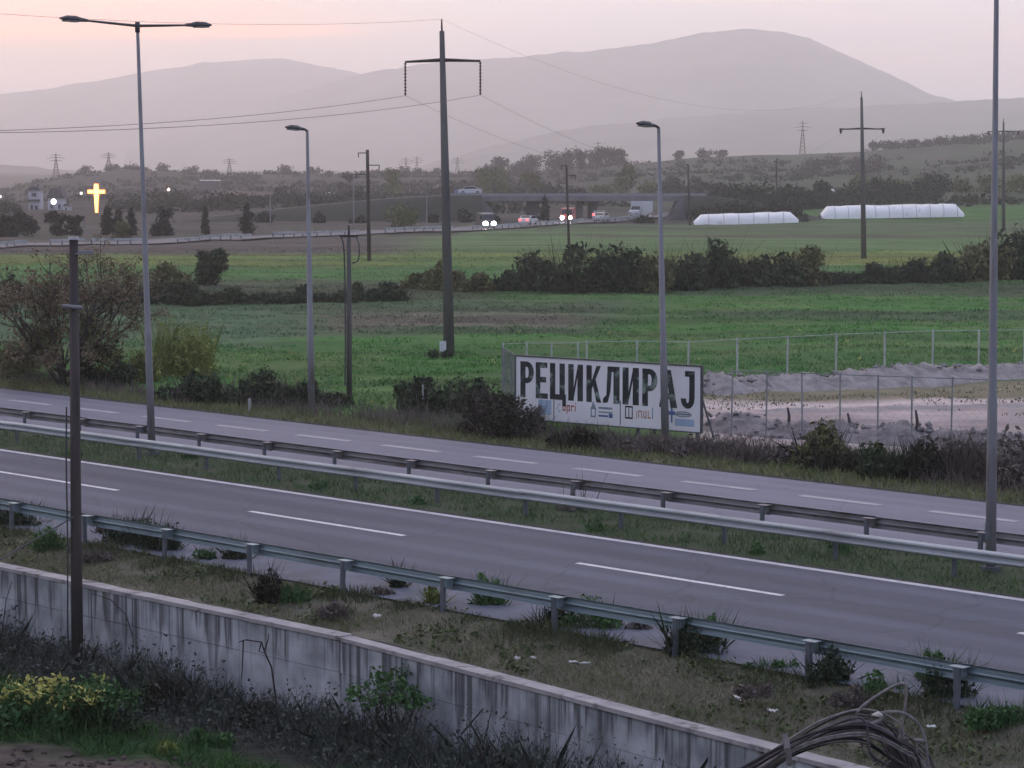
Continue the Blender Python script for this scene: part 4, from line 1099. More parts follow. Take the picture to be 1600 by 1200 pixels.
stuff(o); tag(o, 'short green crop and weeds of the wide field', 'grass')
# yellow flowering weeds dotted in the field
k = rng.choice(len(base), 90)
fl = base[k][(base[k][:, 1] < 150)]
o = stuff(leaf_cloud('field_flowers', None, fl + np.array([0, 0, 0.15]), np.full(len(fl), 0.12), 420, 0.055, F_yflow)); tag(o, 'yellow flowers dotted in the green field', 'flowers')

# ------------------------------------------------------------------ hedgerow and bushes in the field
H_ = [(690, 455, 3.4, 2.1), (660, 452, 2.4, 1.3), (742, 456, 2.6, 1.5), (800, 455, 2.6, 1.6), (845, 455, 4.4, 3.6), (905, 456, 5.4, 4.3), (965, 456, 4.2, 3.9), (1010, 456, 3.6, 3.3), (1065, 452, 4.0, 3.5), (1115, 450, 3.8, 4.2), (1165, 448, 3.8, 3.0), (1215, 446, 4.0, 2.8), (1258, 444, 3.6, 3.3), (1318, 443, 3.2, 1.5), (1370, 442, 3.6, 1.7), (1425, 441, 4.2, 2.2), (1480, 440, 4.4, 2.5), (1540, 439, 4.6, 4.2), (1590, 438, 5.0, 4.8), (1640, 437, 5.0, 4.4)]
hl_ = {690: 'low olive bush in the field just left of the tallest power pole', 660: 'smallest low bush left of the tallest power pole', 742: 'low bush just right of the tallest power pole', 800: 'low bush at the left foot of the large hedgerow clump', 845: 'left flank bush of the large dark hedgerow clump', 905: 'largest dark bush of the hedgerow, under the thin dark pole', 965: 'dark hedgerow bush left of the lamp post that fronts the billboard', 1010: 'dark hedgerow bush hidden partly by the lamp post that fronts the billboard', 1065: 'hedgerow bush right of the lamp post that fronts the billboard', 1115: 'hedgerow bush with the tall peak below the shorter plastic tunnel\'s left end', 1165: 'hedgerow bush below the middle of the shorter plastic tunnel', 1215: 'hedgerow bush below the right end of the shorter plastic tunnel', 1258: 'rounded olive hedgerow bush left of the crossarm pole', 1318: 'greyish low bush at the left foot of the crossarm pole', 1370: 'low bush at the right foot of the crossarm pole', 1425: 'hedgerow bush in line with the middle of the longer plastic tunnel', 1480: 'hedgerow bush below the right end of the longer plastic tunnel', 1540: 'tall dark hedgerow bush left of the right-hand lamp post', 1590: 'tall dark hedgerow bush right of the right-hand lamp post', 1640: 'dark hedgerow bush cut by the right edge'}
for i, (px, py, w, h) in enumerate(H_):
    b = P(px, py); b.z = GZ(b) - 0.05
    bush(hl_[px], b, w * 1.12, h, d=w * 0.8, m=(F_hedge, F_hedge, F_dark, F_hedge, F_olive)[(i * 7) % 5] if px not in (660, 690, 742) else F_olive, n=2600, leaf=0.24, twigs=120, name='hedgerow_bush', group='hedgerow bushes')
HL = [(40, 470), (110, 472), (190, 473), (245, 474), (300, 475), (355, 475), (410, 475), (460, 474), (515, 473), (560, 471), (610, 470)]
for i, (px, py) in enumerate(HL):
    b = P(px, py); b.z = GZ(b) - 0.05
    bush(('leftmost' if i == 0 else ['', 'second', 'third', 'fourth', 'fifth', 'sixth', 'seventh', 'eighth', 'ninth', 'tenth', 'eleventh'][i] + ' from the left') + ' of the low dark bushes hedging the left field', b, rng.uniform(3.2, 4.4), (1.9 if px < 320 else 1.35) * rng.uniform(0.85, 1.15), m=(F_hedge, F_dark, F_hedge)[i % 3], n=1700, leaf=0.2, twigs=80, name='hedge_bush', group='low hedge across the left field')
tree('small dark round tree alone on the left field', (lambda q: Vector((q.x, q.y, GZ(q))))(P(330, 446)), 3.3, 3.3, F_dark, n=2400, leaf=0.22, trunk=0.08, blobs=16)
bush('olive bush left of the small round tree', (lambda q: Vector((q.x, q.y, GZ(q))))(P(268, 448)), 3.6, 2.0, m=F_olive, n=1700, leaf=0.2)
bush('mound of weeds around the tallest power pole\'s foot', P(684, 556), 2.0, 0.42, m=F_dark, n=900, leaf=0.12, twigs=60)

# ------------------------------------------------------------------ rubble yard on the right
M_rub = mat('rubble_soil', (0.33, 0.30, 0.285), (0.19, 0.17, 0.165), scale=1.6, rough=1, bump=0.9, bscale=4, c3=(0.30, 0.28, 0.27), c3scale=3)
def berm(label, pts, width, hgt, seed, m):
    """lumpy bank of earth along pts"""
    L = len(pts); rows = []
    o = pts[0].copy()
    tot = sum((pts[i + 1] - pts[i]).length for i in range(L - 1))
    nn = int(tot / 0.16)
    s_ = np.linspace(0, L - 1.001, nn)
    P_ = np.array([list(pts[int(a)].lerp(pts[int(a) + 1], a % 1)) for a in s_])
    dd = np.gradient(P_, axis=0); dd /= np.linalg.norm(dd, axis=1)[:, None]
    nn2 = np.stack([-dd[:, 1], dd[:, 0], np.zeros(nn)], 1)
    along = np.linspace(0, tot, nn)
    hs = hgt * (0.35 + 1.1 * fbm(along / 1.7, along * 0, seed, 3)) * np.clip(np.minimum(along, tot - along) / 1.0, 0, 1)
    for t_ in np.linspace(-1, 1, 17):
        prof = max(0, 1 - abs(t_) ** 1.6)
        q = P_ + nn2 * (t_ * width / 2 * (0.8 + 0.5 * fbm(along / 2.5, along * 0 + t_, seed + 5, 2)))[:, None]
        q[:, 2] = q[:, 2] * 0 - 0.08 + hs * prof + (fbm(along / 0.5, along * 0 + t_ * 4, seed + 9, 3) - 0.5) * hgt * 0.75 * prof
        rows.append(q - np.array(list(o)))
    ob = gridmesh('rubble_bank', np.array(rows), m, smooth=False); ob.location = o
    tag(ob, label, 'rubble')
    return P_, hs
Pb, hb = berm('bank of grey rubble and earth along the back fence', [P(1088, 611), P(1180, 606), P(1300, 603), P(1420, 598), P(1540, 590), P(1720, 584)], 3.4, 0.72, 101, M_rub)
Pc, hc = berm('broken heaps of purplish rubble along the near fence', [P(1098, 668), P(1200, 676), P(1320, 685), P(1440, 690), P(1560, 696), P(1720, 704)], 2.6, 0.62, 111, mat('purplish_rubble', (0.26, 0.23, 0.225), (0.14, 0.124, 0.124), scale=2.0, rough=1, bump=0.9, bscale=4))
berm('pale sand windrow across the yard', [P(1180, 643), P(1330, 640), P(1480, 637), P(1680, 632)], 2.4, 0.16, 121, mat('pale_sand', (0.33, 0.29, 0.275), (0.26, 0.235, 0.225), scale=1.0, rough=1, bump=0.5, bscale=5))
# weeds and clods on the yard
n = 5200
pxq, pyq = rng.uniform(1085, 1640, n), rng.uniform(600, 690, n)
Yq = F * H / (pyq - HY); Xq = (pxq - 800) / F * Yq
k = (fbm(Xq / 2.5, Yq / 2.5, 161) > np.where((pyq > 600) & (pyq < 632), 0.50, 0.68))
Xq, Yq = Xq[k], Yq[k]
o = stuff(stalks('yard_weeds', None, np.stack([Xq, Yq, ground_z(Xq, Yq)], 1), 0, 0.10, 0.025, foliage('yard_weed_blades', (0.050, 0.052, 0.028), (0.12, 0.11, 0.062)), spread=0.6)); tag(o, 'sparse olive weeds growing in the fenced yard', 'weeds')
# stones on the banks
sv = []
M_stone = mat('stone', (0.26, 0.245, 0.245), (0.15, 0.14, 0.14), scale=3, rough=0.95)
ico = np.array([(0, 0, 1), (0.9, 0, .3), (.28, .85, .3), (-.72, .53, .3), (-.72, -.53, .3), (.28, -.85, .3), (0, 0, -.6)])
icf = [(0, 1, 2), (0, 2, 3), (0, 3, 4), (0, 4, 5), (0, 5, 1), (6, 2, 1), (6, 3, 2), (6, 4, 3), (6, 5, 4), (6, 1, 5)]
mb = MB()
for i in range(900):
    Q, hh_ = (Pb, hb) if i % 2 else (Pc, hc)
    j = rng.integers(len(Q)); s = 0.05 + 0.16 * rng.random() ** 2.5
    off = rng.normal(size=2) * 0.6
    i0 = len(mb.v)
    vs = ico * s * rng.uniform(0.6, 1.3, (7, 1)) + np.array([Q[j][0] + off[0], Q[j][1] + off[1], hh_[j] * max(0.05, 1 - abs(off[1]) * 0.8) * 0.9])
    mb.v += [tuple(x) for x in vs]; mb.f += [tuple(i0 + q for q in f) for f in icf]
o = stuff(mb.build('stones', M_stone)); tag(o, 'loose stones scattered on the rubble banks', 'stones')
for px, py, h2, lab in ((1232, 668, 0.75, 'short dark stake in the rubble, leftmost of three'), (1326, 672, 0.62, 'short dark stake in the rubble, middle of three'), (1432, 682, 0.95, 'tallest dark stake in the rubble, rightmost of three')):
    o = MB().tube([Vector((0, 0, -0.1)), Vector((0.02, 0, h2 * 0.6)), Vector((-0.04, 0, h2))], [0.075, 0.06, 0.04], 6).build('stake', M_wood); o.location = P(px, py, 0.2); tag(o, lab, 'stake')

# ------------------------------------------------------------------ far side: road, bridge, vehicles
M_froad = mat('far_asphalt', (0.16, 0.155, 0.165), (0.13, 0.125, 0.135), scale=0.3, rough=0.85)
def ribbon(name, pts, w, z, m):
    P_ = [Vector((p.x, p.y, 0)) for p in pts]; rows = [[], []]
    for i, p in enumerate(P_):
        d = (P_[min(i + 1, len(P_) - 1)] - P_[max(i - 1, 0)]).normalized(); s = Vector((-d.y, d.x, 0))
        for k, sg in ((0, -1), (1, 1)):
            q = p + s * (sg * w / 2)
            rows[k].append((q.x, q.y, max(GZ(q), GZ(p)) + z))
    return struct(gridmesh(name, np.array(rows), m))
rp = [P(x, y) for x, y in ((-500, 404), (-200, 392), (0, 385), (110, 383), (230, 380), (330, 375.5), (430, 371), (560, 366), (650, 362.5), (740, 358.5), (800, 355), (860, 351), (920, 347), (980, 342.5), (1040, 337))]
rp2 = []
for i in range(len(rp) - 1):
    for k in range(6): rp2.append(rp[i].lerp(rp[i + 1], k / 6))
ribbon('far_road', rp2, 9.0, 0.18, M_froad)
# low barrier along it
t = thing('far_guard_rail', 'pale guard rail along the distant road at the foot of the embankment', 'guard rail', rp[0])
for i in range(2, len(rp2) - 1):
    a, c = rp2[i], rp2[i + 1]
    d = (c - a).normalized(); s = Vector((d.y, -d.x, 0)); 
    if i % 9 in (4, 5) : continue
    za = GZ(a) + 0.3
    a2, c2 = a + s * 4.7, c + s * 4.7
    mb = MB().box((a2 + c2) / 2 - rp[0] + Vector((0, 0, za + 0.45 - rp[0].z)), ((c2 - a2).length, 0.1, 0.32), d, s); mb.build('rail_beam', M_steel, t)
    mb = MB().box(a2 - rp[0] + Vector((0, 0, za - rp[0].z)), (0.12, 0.12, 0.9), d, s); mb.build('post', M_post, t)

M_bridge = mat('bridge_concrete', (0.20, 0.195, 0.205), (0.15, 0.147, 0.155), scale=0.5, rough=0.95)
YB = 455.0
def XB(px): return (px - 800) / F * YB
def ZB(py): return H - (py - HY) / F * YB
t = thing('bridge', 'low concrete road bridge over the distant road', 'bridge', (XB(905), YB, 0))
o = Vector((XB(905), YB, 0))
x0, x1 = XB(742), XB(1078)
mb = MB().box(Vector(((x0 + x1) / 2, YB, ZB(309.5))) - o, (x1 - x0, 8.0, 0.85)); mb.build('deck', M_bridge, t)
MB().box(Vector(((XB(690) + XB(1100)) / 2, YB - 3.9, ZB(303.5))) - o, (XB(1100) - XB(690), 0.25, 0.5)).build('parapet', mat('bridge_parapet', (0.27, 0.265, 0.285), (0.22, 0.215, 0.23), rough=0.9), t)
for px, wpx, yo in ((832, 20, 1.0), (905, 11, 1.0), (926, 15, 3.0)):
    MB().box(Vector((XB(px), YB + yo, ZB(314) / 2 - 1.0)) - o, (wpx * YB / F, 2.6, ZB(314) + 2.0)).build('pier', M_bridge, t)
for s, xa, xb in ((1, 747, 792), (-1, 1066, 1034)):
    X0, X1, zt = XB(xa), XB(xb), ZB(314)
    mb = MB().prism([(X0 - o.x - s * 1.5, -1.5), (X0 - o.x - s * 1.5, zt), (X0 - o.x + s * 1.2, zt), (X1 - o.x, -1.5)], Vector((0, -4.0, 0)), Vector((1, 0, 0)), Vector((0, 0, 1)), Vector((0, 1, 0)), 8.0)
    mb.build('abutment', M_bridge, t)
# embankments carrying the bridge road
M_emb = mat('embankment_scrub', (0.040, 0.042, 0.034), (0.026, 0.030, 0.022), scale=0.25, rough=1, bump=0.8, bscale=1.5)
def embank(name, crest, seed):
    rows = []
    px = np.linspace(crest[0][0], crest[-1][0], 60); py = np.interp(px, [c[0] for c in crest], [c[1] for c in crest])
    X = (px - 800) / F * YB; Z = H - (py - HY) / F * YB
    for dy, f in ((-14, -0.25), (-10, 0.25), (-7.5, 0.62), (-5.2, 0.98), (-4.4, 1.0), (4.4, 1.0), (5.2, 0.98), (8, 0.5), (14, -0.25)):
        zz = f * Z - (1 if f < 0 else 0) + (fbm(X / 2, X * 0 + dy, seed) - 0.5) * (0.7 if abs(dy) > 5 else 0.0)
        rows.append(np.stack([X, np.full_like(X, YB + dy), zz], -1))
    return struct(gridmesh(name, np.array(rows), M_emb))
embank('embankment', [(200, 358), (330, 338), (420, 328), (520, 318), (620, 309), (700, 305), (753, 304.5)], 5)
embank('embankment', [(1066, 304.5), (1110, 306), (1180, 315), (1260, 335), (1330, 352)], 6)
ribbon_pts = []
# road on top of the left embankment
mbx = np.array([[((p - 800) / F * YB, YB + s * 3.6, H - (np.interp(p, [200, 330, 420, 520, 620, 700, 745], [358, 338, 328, 318, 309, 305, 304.5]) - HY) / F * YB + 0.06) for p in np.linspace(330, 743, 20)] for s in (-1, 1)])
struct(gridmesh('embankment_road', mbx, M_froad))
for i, (px, w, h) in enumerate(((500, 2.4, 1.8), (626, 5.5, 4.6), (724, 2.2, 2.6), (770, 2.6, 1.4), (412, 3.2, 1.8), (1005, 2.5, 1.5), (560, 3, 1.3), (680, 2.2, 1.6))):
    b = GD(px, 432.0 if px != 626 else 408)
    lab = {500: 'small round bush at the foot of the embankment left of the staggered-bracket pole', 626: 'rounded green bush at the foot of the embankment right of the staggered-bracket pole', 724: 'dark bush behind the brightest headlights', 770: 'low scrub in front of the bridge\'s left abutment', 412: 'low bush where the embankment begins', 1005: 'low bush under the right half of the bridge', 560: 'low scrub behind the staggered-bracket pole', 680: 'dark small bush left of the tallest pole at the embankment\'s foot'}[px]
    bush(lab, b, w, h, m=F_farg if px == 626 else F_far, n=900, leaf=0.32, twigs=0)
cypress('tall dark cypress under the bridge beside the red vehicle', GD(851, 436), 2.3, 4.7)
# thin far lamp posts
for px, Y, tpy, lab in ((423, 410, 300, 'far thin lamp post before the embankment, left of the single lamp post'), (553, 400, 272, 'far thin lamp post just left of the staggered-bracket pole'), (667, 415, 303, 'far thin lamp post left of the tallest power pole'), (283, 398, 326, 'far thin lamp post between the dark cypresses'), (133, 395, 318, 'far thin lamp post below the glowing cross')):
    b = GD(px, Y); t = thing('far_lamp_post', lab, 'street lamp', b)
    h2 = PD(px, tpy, Y).z - b.z
    MB().tube([Vector((0, 0, -0.2)), Vector((0, 0, h2))], [0.13, 0.08], 6).build('pole', M_zinc, t)
    mb = MB().tube([Vector((0, 0, h2)), Vector((-0.4, 0, h2 + 0.1)), Vector((-1.1, 0, h2 + 0.12))], [0.08, 0.08, 0.12], 6); mb.build('lamp_head', M_zinc, t)

# vehicles
M_glass = mat('car_glass', (0.02, 0.022, 0.026), rough=0.15, spec=0.5)
M_tyre = mat('tyre', (0.02, 0.02, 0.02), rough=0.9)
M_rim = mat('rim', (0.3, 0.3, 0.32), rough=0.4, metal=0.5)
def paint(name, c): return mat(name, c, tuple(x * 0.92 for x in c), rough=0.35, spec=0.5)
E_head = emit('headlight_glow', (1.0, 0.90, 0.86), 60)
E_tail = emit('tail_light_glow', (1.0, 0.06, 0.05), 6)
M_lamp = mat('unlit_lens', (0.4, 0.4, 0.42), rough=0.3)
CAR = [(-2.1, .30), (-2.12, .62), (-1.95, .92), (-1.45, .98), (-0.75, 1.42), (0.75, 1.46), (1.45, 1.05), (2.0, .95), (2.1, .60), (2.05, .30)]
VAN = [(-2.5, .35), (-2.52, .8), (-2.35, 1.15), (-1.75, 1.3), (-1.15, 2.15), (-0.7, 2.3), (2.4, 2.3), (2.5, 2.0), (2.5, .35)]
def vehicle(name, label, cat, p, heading, prof, width, m, lit=False, tail=False, lens=0.2, box=None):
    """front of the vehicle is at -x of its own frame"""
    t = thing(name, label, cat, p, heading)
    X, Y_, Z_ = Vector((1, 0, 0)), Vector((0, 1, 0)), Vector((0, 0, 1))
    belt = 0.98 if prof is CAR else 1.25
    mb = MB()
    lo = [q for q in prof]
    mb.prism(lo, Vector((0, -width / 2, 0)), X, Z_, Y_, width)
    mb.build('body', m, t)
    # glass band
    g = MB()
    gp = [(-1.33, 1.0), (-0.72, 1.38), (0.72, 1.41), (1.3, 1.06)] if prof is CAR else [(-1.6, 1.35), (-1.15, 2.0), (-0.2, 2.0), (-0.2, 1.35)]
    for s in (-1, 1): g.prism(gp, Vector((0, s * width / 2 - (0.0 if s < 0 else 0.0), 0)), X, Z_, Y_ * s, 0.012)
    a0, a1 = (prof[3], prof[4])
    g.prism([(0.06, -width / 2 + 0.1), (0.94, -width / 2 + 0.16), (0.94, width / 2 - 0.16), (0.06, width / 2 - 0.1)], Vector((a0[0], 0, a0[1])), Vector((a1[0] - a0[0], 0, a1[1] - a0[1])), Y_, Vector((-(a1[1] - a0[1]), 0, a1[0] - a0[0])).normalized(), 0.012)
    if prof is CAR:
        a0, a1 = prof[6], prof[5]
        g.prism([(0.08, -width / 2 + 0.1), (0.92, -width / 2 + 0.16), (0.92, width / 2 - 0.16), (0.08, width / 2 - 0.1)], Vector((a0[0], 0, a0[1])), Vector((a1[0] - a0[0], 0, a1[1] - a0[1])), Y_, Vector((a1[1] - a0[1], 0, -(a1[0] - a0[0]))).normalized(), 0.012)
    g.build('windows', M_glass, t)
    wx = (-1.3, 1.3) if prof is CAR else (-1.6, 1.6)
    for x in wx:
        for s in (-1, 1):
            w = MB().tube([Vector((x, s * (width / 2 - 0.2), 0.32)), Vector((x, s * (width / 2 + 0.01), 0.32))], 0.32, 12).build('wheel', M_tyre, t)
            MB().tube([Vector((x, s * (width / 2), 0.32)), Vector((x, s * (width / 2 + 0.02), 0.32))], 0.19, 10).build('rim', M_rim, w)
    for s in (-1, 1):
        x = prof[1][0]
        MB().tube([Vector((x - 0.03, s * (width / 2 - 0.32), 0.72)), Vector((x + 0.12, s * (width / 2 - 0.32), 0.72))], lens, 14).build('headlight', E_head if lit else M_lamp, t)
        x = prof[-2][0] if prof is CAR else prof[-1][0]
        MB().box((x + 0.0, s * (width / 2 - 0.25), 0.8), (0.08, 0.32, 0.24)).build('tail_light', E_tail if tail else mat('red_lens', (0.25, 0.02, 0.02), rough=0.3), t)
    if box: box(t)
    return t
def on_road(i, off): 
    j = int(i); p = rp2[j].lerp(rp2[j + 1], i - j); d = (rp2[j + 1] - rp2[j]).normalized(); s = Vector((d.y, -d.x, 0))
    q = p + s * off; q.z = max(GZ(p), GZ(q)) + 0.2
    return q, math.atan2(d.y, d.x)
def idx(px):
    return min(range(len(rp2)), key=lambda i: abs(800 + F * rp2[i].x / rp2[i].y - px))
q, a = on_road(idx(740), 2.0)
vehicle('van', 'dark van with very bright headlights left of the bridge', 'van', q, math.pi / 2 + 0.25, VAN, 1.9, paint('dark_grey_paint', (0.04, 0.042, 0.05)), lit=True, lens=0.36)
q, a = on_road(idx(809), 1.6)
vehicle('car', 'white car with red tail lights under the bridge', 'car', q, a + math.pi, CAR, 1.75, paint('white_paint', (0.6, 0.6, 0.62)), tail=True)
q, a = on_road(idx(878), 0.8)
vehicle('van', 'red van with two bright headlights right of the cypress', 'van', q, math.pi / 2 - 0.15, VAN, 1.95, paint('red_paint', (0.38, 0.05, 0.04)), lit=True, lens=0.30)
q, a = on_road(idx(918), 2.2)
vehicle('car', 'pale car under the bridge, right of the piers', 'car', q, a, CAR, 1.75, paint('pale_paint', (0.5, 0.49, 0.48)))
q, a = on_road(idx(955), -1.5)
vehicle('car', 'pale car with a red stripe of lights, left of the white lorry', 'car', q, a + math.pi, CAR, 1.75, paint('cream_paint', (0.55, 0.53, 0.51)), tail=True)
def lorry_box(t):
    MB().box((1.0, 0, 2.1), (4.6, 2.2, 2.5)).build('cargo_box', paint('lorry_white', (0.62, 0.64, 0.66)), t)
q, a = on_road(idx(985), 1.0)
vehicle('lorry', 'white lorry with a tall box under the bridge\'s right half', 'lorry', q, math.pi / 2 - 0.5, VAN, 2.0, paint('lorry_white', (0.62, 0.64, 0.66)), box=lorry_box)
q = Vector((XB(735), YB, ZB(304.5) + 0.1))
vehicle('car', 'silver car up on the bridge road, above the bright headlights', 'car', q, 0.0, CAR, 1.75, paint('silver_paint', (0.5, 0.52, 0.55)))

# ------------------------------------------------------------------ plastic tunnels
M_film = mat('white_tunnel_film', (0.88, 0.86, 0.83), (0.80, 0.78, 0.76), scale=0.5, rough=0.5, c3=(0.62, 0.60, 0.58), c3scale=0.8, c3lo=0.62, c3hi=0.72)
def tunnel(label, pxa, pxb, Y, base_py_a, base_py_b, hpx, width, name='plastic_tunnel', m=None):
    a = PD(pxa, base_py_a, Y); b = PD(pxb, base_py_b, Y * (1.0)); hgt = hpx * Y / F
    t = thing(name, label, 'greenhouse', a)
    d = b - a; L = d.length; d.normalize(); s = Vector((-d.y, d.x, 0)).normalized()
    n = max(6, int(L / 1.2)); rows = []
    for i in range(n + 1):
        x = i / n
        e = min(1, min(x, 1 - x) * L / 0.9 + 0.12) ** 0.5
        hh = hgt * e * (1 + 0.035 * math.sin(i * math.pi) + 0.04 * random.uniform(-1, 1))
        r = []
        for k in range(13):
            an = math.pi * k / 12
            r.append(tuple(d * (L * x) - s * (math.cos(an) * width / 2) + Vector((0, 0, hh * math.sin(an) ** 0.7 - 0.15))))
        rows.append(r)
    gridmesh('film', np.array(rows), m or M_film, parent=t)
    for i in range(0, n + 1, max(2, n // 10)):
        MB().tube([Vector(q) * 1.0 + Vector((0, 0, 0.03)) for q in rows[i]], 0.035, 4).build('hoop', M_fpost2, t)
    mb = MB().box(-d * 0.05 + Vector((0, 0, hgt * 0.3)), (0.06, 1.1, hgt * 0.7), d, s); mb.build('door', M_fpost2, t)
tunnel('shorter white plastic tunnel in the field right of the bridge', 1083, 1246, 420, 351, 346, 17, 4.0)
tunnel('longer white plastic tunnel behind the crossarm pole', 1281, 1503, 455, 341, 337, 20, 5.0)
tunnel('small white tunnel roof above the longer plastic tunnel\'s left end', 1278, 1306, 700, 303, 303, 9, 4.0)
tunnel('small pale tunnel on the right hillside', 1482, 1527, 860, 290, 287, 9, 6.0)
tunnel('dull low tunnel on the right hillside, left of the small pale one', 1440, 1480, 860, 291, 290, 5, 5.0, m=mat('dull_film', (0.4, 0.42, 0.42), (0.34, 0.36, 0.36), rough=0.6))
tunnel('white tunnel end at the right edge of the hillside', 1588, 1612, 860, 283, 283, 8, 5.0)

# ------------------------------------------------------------------ distant trees, houses, cross, pylons
ORD = ['first', 'second', 'third', 'fourth', 'fifth', 'sixth', 'seventh', 'eighth', 'ninth', 'tenth', 'eleventh', 'twelfth', 'thirteenth', 'fourteenth', 'fifteenth', 'sixteenth', 'seventeenth', 'eighteenth', 'nineteenth', 'twentieth', 'twenty-first', 'twenty-second', 'twenty-third', 'twenty-fourth']
def row(items, label, m, group, leaf, n, trunk=0.2, name='far_tree', bl=9):
    what = label
    for k, (px, Y, w, h) in enumerate(sorted(items)):
        label = '%s from the left of the %s' % (ORD[k], what) if k else 'leftmost of the ' + what
        b = GD(px, Y); b.z -= 0.3
        tree(label, b, w * 1.25, h, m, n=n, leaf=leaf, trunk=trunk, name=name, group=group, blobs=bl)
row([(765, 1150, 8, 6), (782, 1150, 10, 9.5), (812, 1160, 11, 7.5), (832, 1170, 12, 10), (868, 1170, 13, 10.5), (888, 1160, 12, 10.5), (908, 1160, 8, 10), (933, 1150, 11, 10), (947, 1150, 9, 9.5), (966, 1140, 8, 8.5)], 'hazy half-bare trees on the skyline above the bridge', F_farb, 'tree row on the skyline above the bridge', 0.55, 1500, trunk=0.16, bl=16)
row([(757, 760, 7, 8), (775, 740, 9, 9), (830, 720, 8, 8), (980, 720, 9, 10), (1010, 700, 7, 5.5), (940, 700, 7, 4.5), (620, 760, 8, 8.5)], 'faint green leafy trees behind the bridge', F_farg, 'green trees behind the bridge', 0.55, 900, trunk=0.1)
row([(540, 780, 6, 8), (700, 700, 6, 4), (860, 640, 9, 5), (900, 630, 8, 4.5), (1050, 680, 9, 6), (1075, 690, 8, 6.5), (1120, 600, 8, 5.5), (1098, 1230, 9, 5), (1060, 1230, 8, 5), (1125, 1230, 7, 4)], 'dull grey-brown trees behind the bridge road', F_farb, 'grey-brown trees behind the bridge road', 0.55, 800, trunk=0.12)
row([(x, 520 + 6 * (i % 5), 6.5 + (i % 3), 4.2 + (i * 7 % 4) * 0.7) for i, x in enumerate(range(1130, 1300, 17))], 'dark trees behind the shorter plastic tunnel', F_far, 'dark tree belt behind the tunnels', 0.45, 900, trunk=0.06)
row([(x, 560 + 8 * (i % 4), 7.5 + (i % 3), 4.4 + (i * 5 % 4) * 0.8) for i, x in enumerate(range(1315, 1480, 22))], 'dull trees behind the longer plastic tunnel', F_far, 'tree belt behind the longer tunnel', 0.45, 900, trunk=0.06)
row([(x, 1215 + 10 * (i % 3), 9 + (i % 4), 4.5 + (i * 5 % 5) * 0.8) for i, x in enumerate(range(1368, 1625, 16))], 'dark scrubby trees on the right skyline', F_far, 'scrub on the right skyline', 0.6, 600, trunk=0.05)
row([(x, 900 + 30 * (i % 4), 9, 4.0 + (i % 3)) for i, x in enumerate((1255, 1275, 1300, 1330, 1345, 1365))], 'bare trees halfway up the right hillside', F_farb, 'bare trees on the right hillside', 0.55, 500, trunk=0.08)
row([(1098, 438, 4.5, 3.2), (1118, 437, 4, 4.0), (1142, 438, 5, 3.4), (1160, 437, 4.5, 4.2), (1185, 438, 5, 3.2), (1212, 437, 5, 3.8), (1236, 438, 5, 2.8)], 'dark shrubs on the embankment right of the bridge', F_far, 'shrubs on the right embankment', 0.36, 700, trunk=0.04, name='embankment_shrub')
row([(1350, 620, 8, 6.5), (1390, 640, 7, 5), (1500, 640, 8, 4.5), (1545, 620, 7, 5), (1590, 610, 8, 5), (1440, 650, 8, 5)], 'rounded green trees below the small hillside tunnels', F_farg, 'green trees below the hillside tunnels', 0.5, 700, trunk=0.06)
row([(x, 1230 + 12 * (i % 3), 8, 2.4 + (i * 3 % 4) * 0.7) for i, x in enumerate((60, 135, 178, 207, 222, 256, 300, 332, 425, 445, 490, 590, 610, 632, 655, 690))], 'hazy low trees on the left skyline', F_farb, 'low trees on the left skyline', 0.6, 450, trunk=0.05)
row([(x, 560 + 22 * (i % 6), 8.5, 2.6 + (i * 3 % 4) * 0.8) for i, x in enumerate(range(10, 560, 26)) if not 30 < x < 180], 'dim scrub trees on the left plain', F_far, 'scrub on the left plain', 0.5, 500, trunk=0.05)
# scrub that covers the hills
n = 5200
Ys = rng.uniform(520, 1300, n); Xs = rng.uniform(-0.23, 0.23, n) * Ys
pxs = 800 + F * Xs / Ys
k = (fbm(Xs / 45, Ys / 70, 131) > np.where(pxs < 820, 0.46, 0.60))
k &= ~((pxs > 25) & (pxs < 185) & (Ys < 720))
Xs, Ys = Xs[k], Ys[k]
cs = np.stack([Xs, Ys, ground_z(Xs, Ys) + 0.5], 1)
rs = np.stack([1.2 + 2.2 * rng.random(len(cs)), 1.5 + 1.5 * rng.random(len(cs)), 0.5 + 0.9 * rng.random(len(cs))], 1)
o = stuff(leaf_cloud('hillside_scrub', None, cs, rs, len(cs) * 16, 0.75, F_far, hollow=0.1)); tag(o, 'dark scrub covering the distant rises', 'scrub')
# cypresses and dark trees by the distant road, left
for px, Y, w, h, lab in ((168, 362, 2.6, 4.4, 'dark pointed cypress right under the glowing cross'), (187, 358, 2.6, 4.0, 'dark cypress left of the left double lamp post, shorter one'), (206, 356, 2.0, 4.0, 'narrow pointed cypress just left of the left double lamp post'), (322, 360, 1.5, 4.0, 'slim leaning cypress right of the left double lamp post'), (386, 362, 3.0, 4.6, 'dark broad cypress, rightmost by the distant road')):
    cypress(lab, GD(px, Y), w, h, n=1300)
for px, Y, w, h, lab in ((257, 352, 4.2, 4.1, 'dark rounded tree just right of the left double lamp post'), (90, 352, 3.6, 3.4, 'dark tree behind the budding tree\'s crown, right one'), (40, 352, 5.0, 3.6, 'dark tree behind the budding tree\'s crown, left one'), (8, 350, 4.0, 3.0, 'dark tree at the left edge by the distant road'), (118, 350, 3.0, 2.8, 'small dark tree left of the glowing cross'), (190, 330, 2.6, 2.4, 'grey-green bush below the cypresses, in front of the distant road')):
    tree(lab, GD(px, Y), w, h, F_cyp if px != 190 else F_olive, n=1500, leaf=0.25, trunk=0.06, blobs=12)
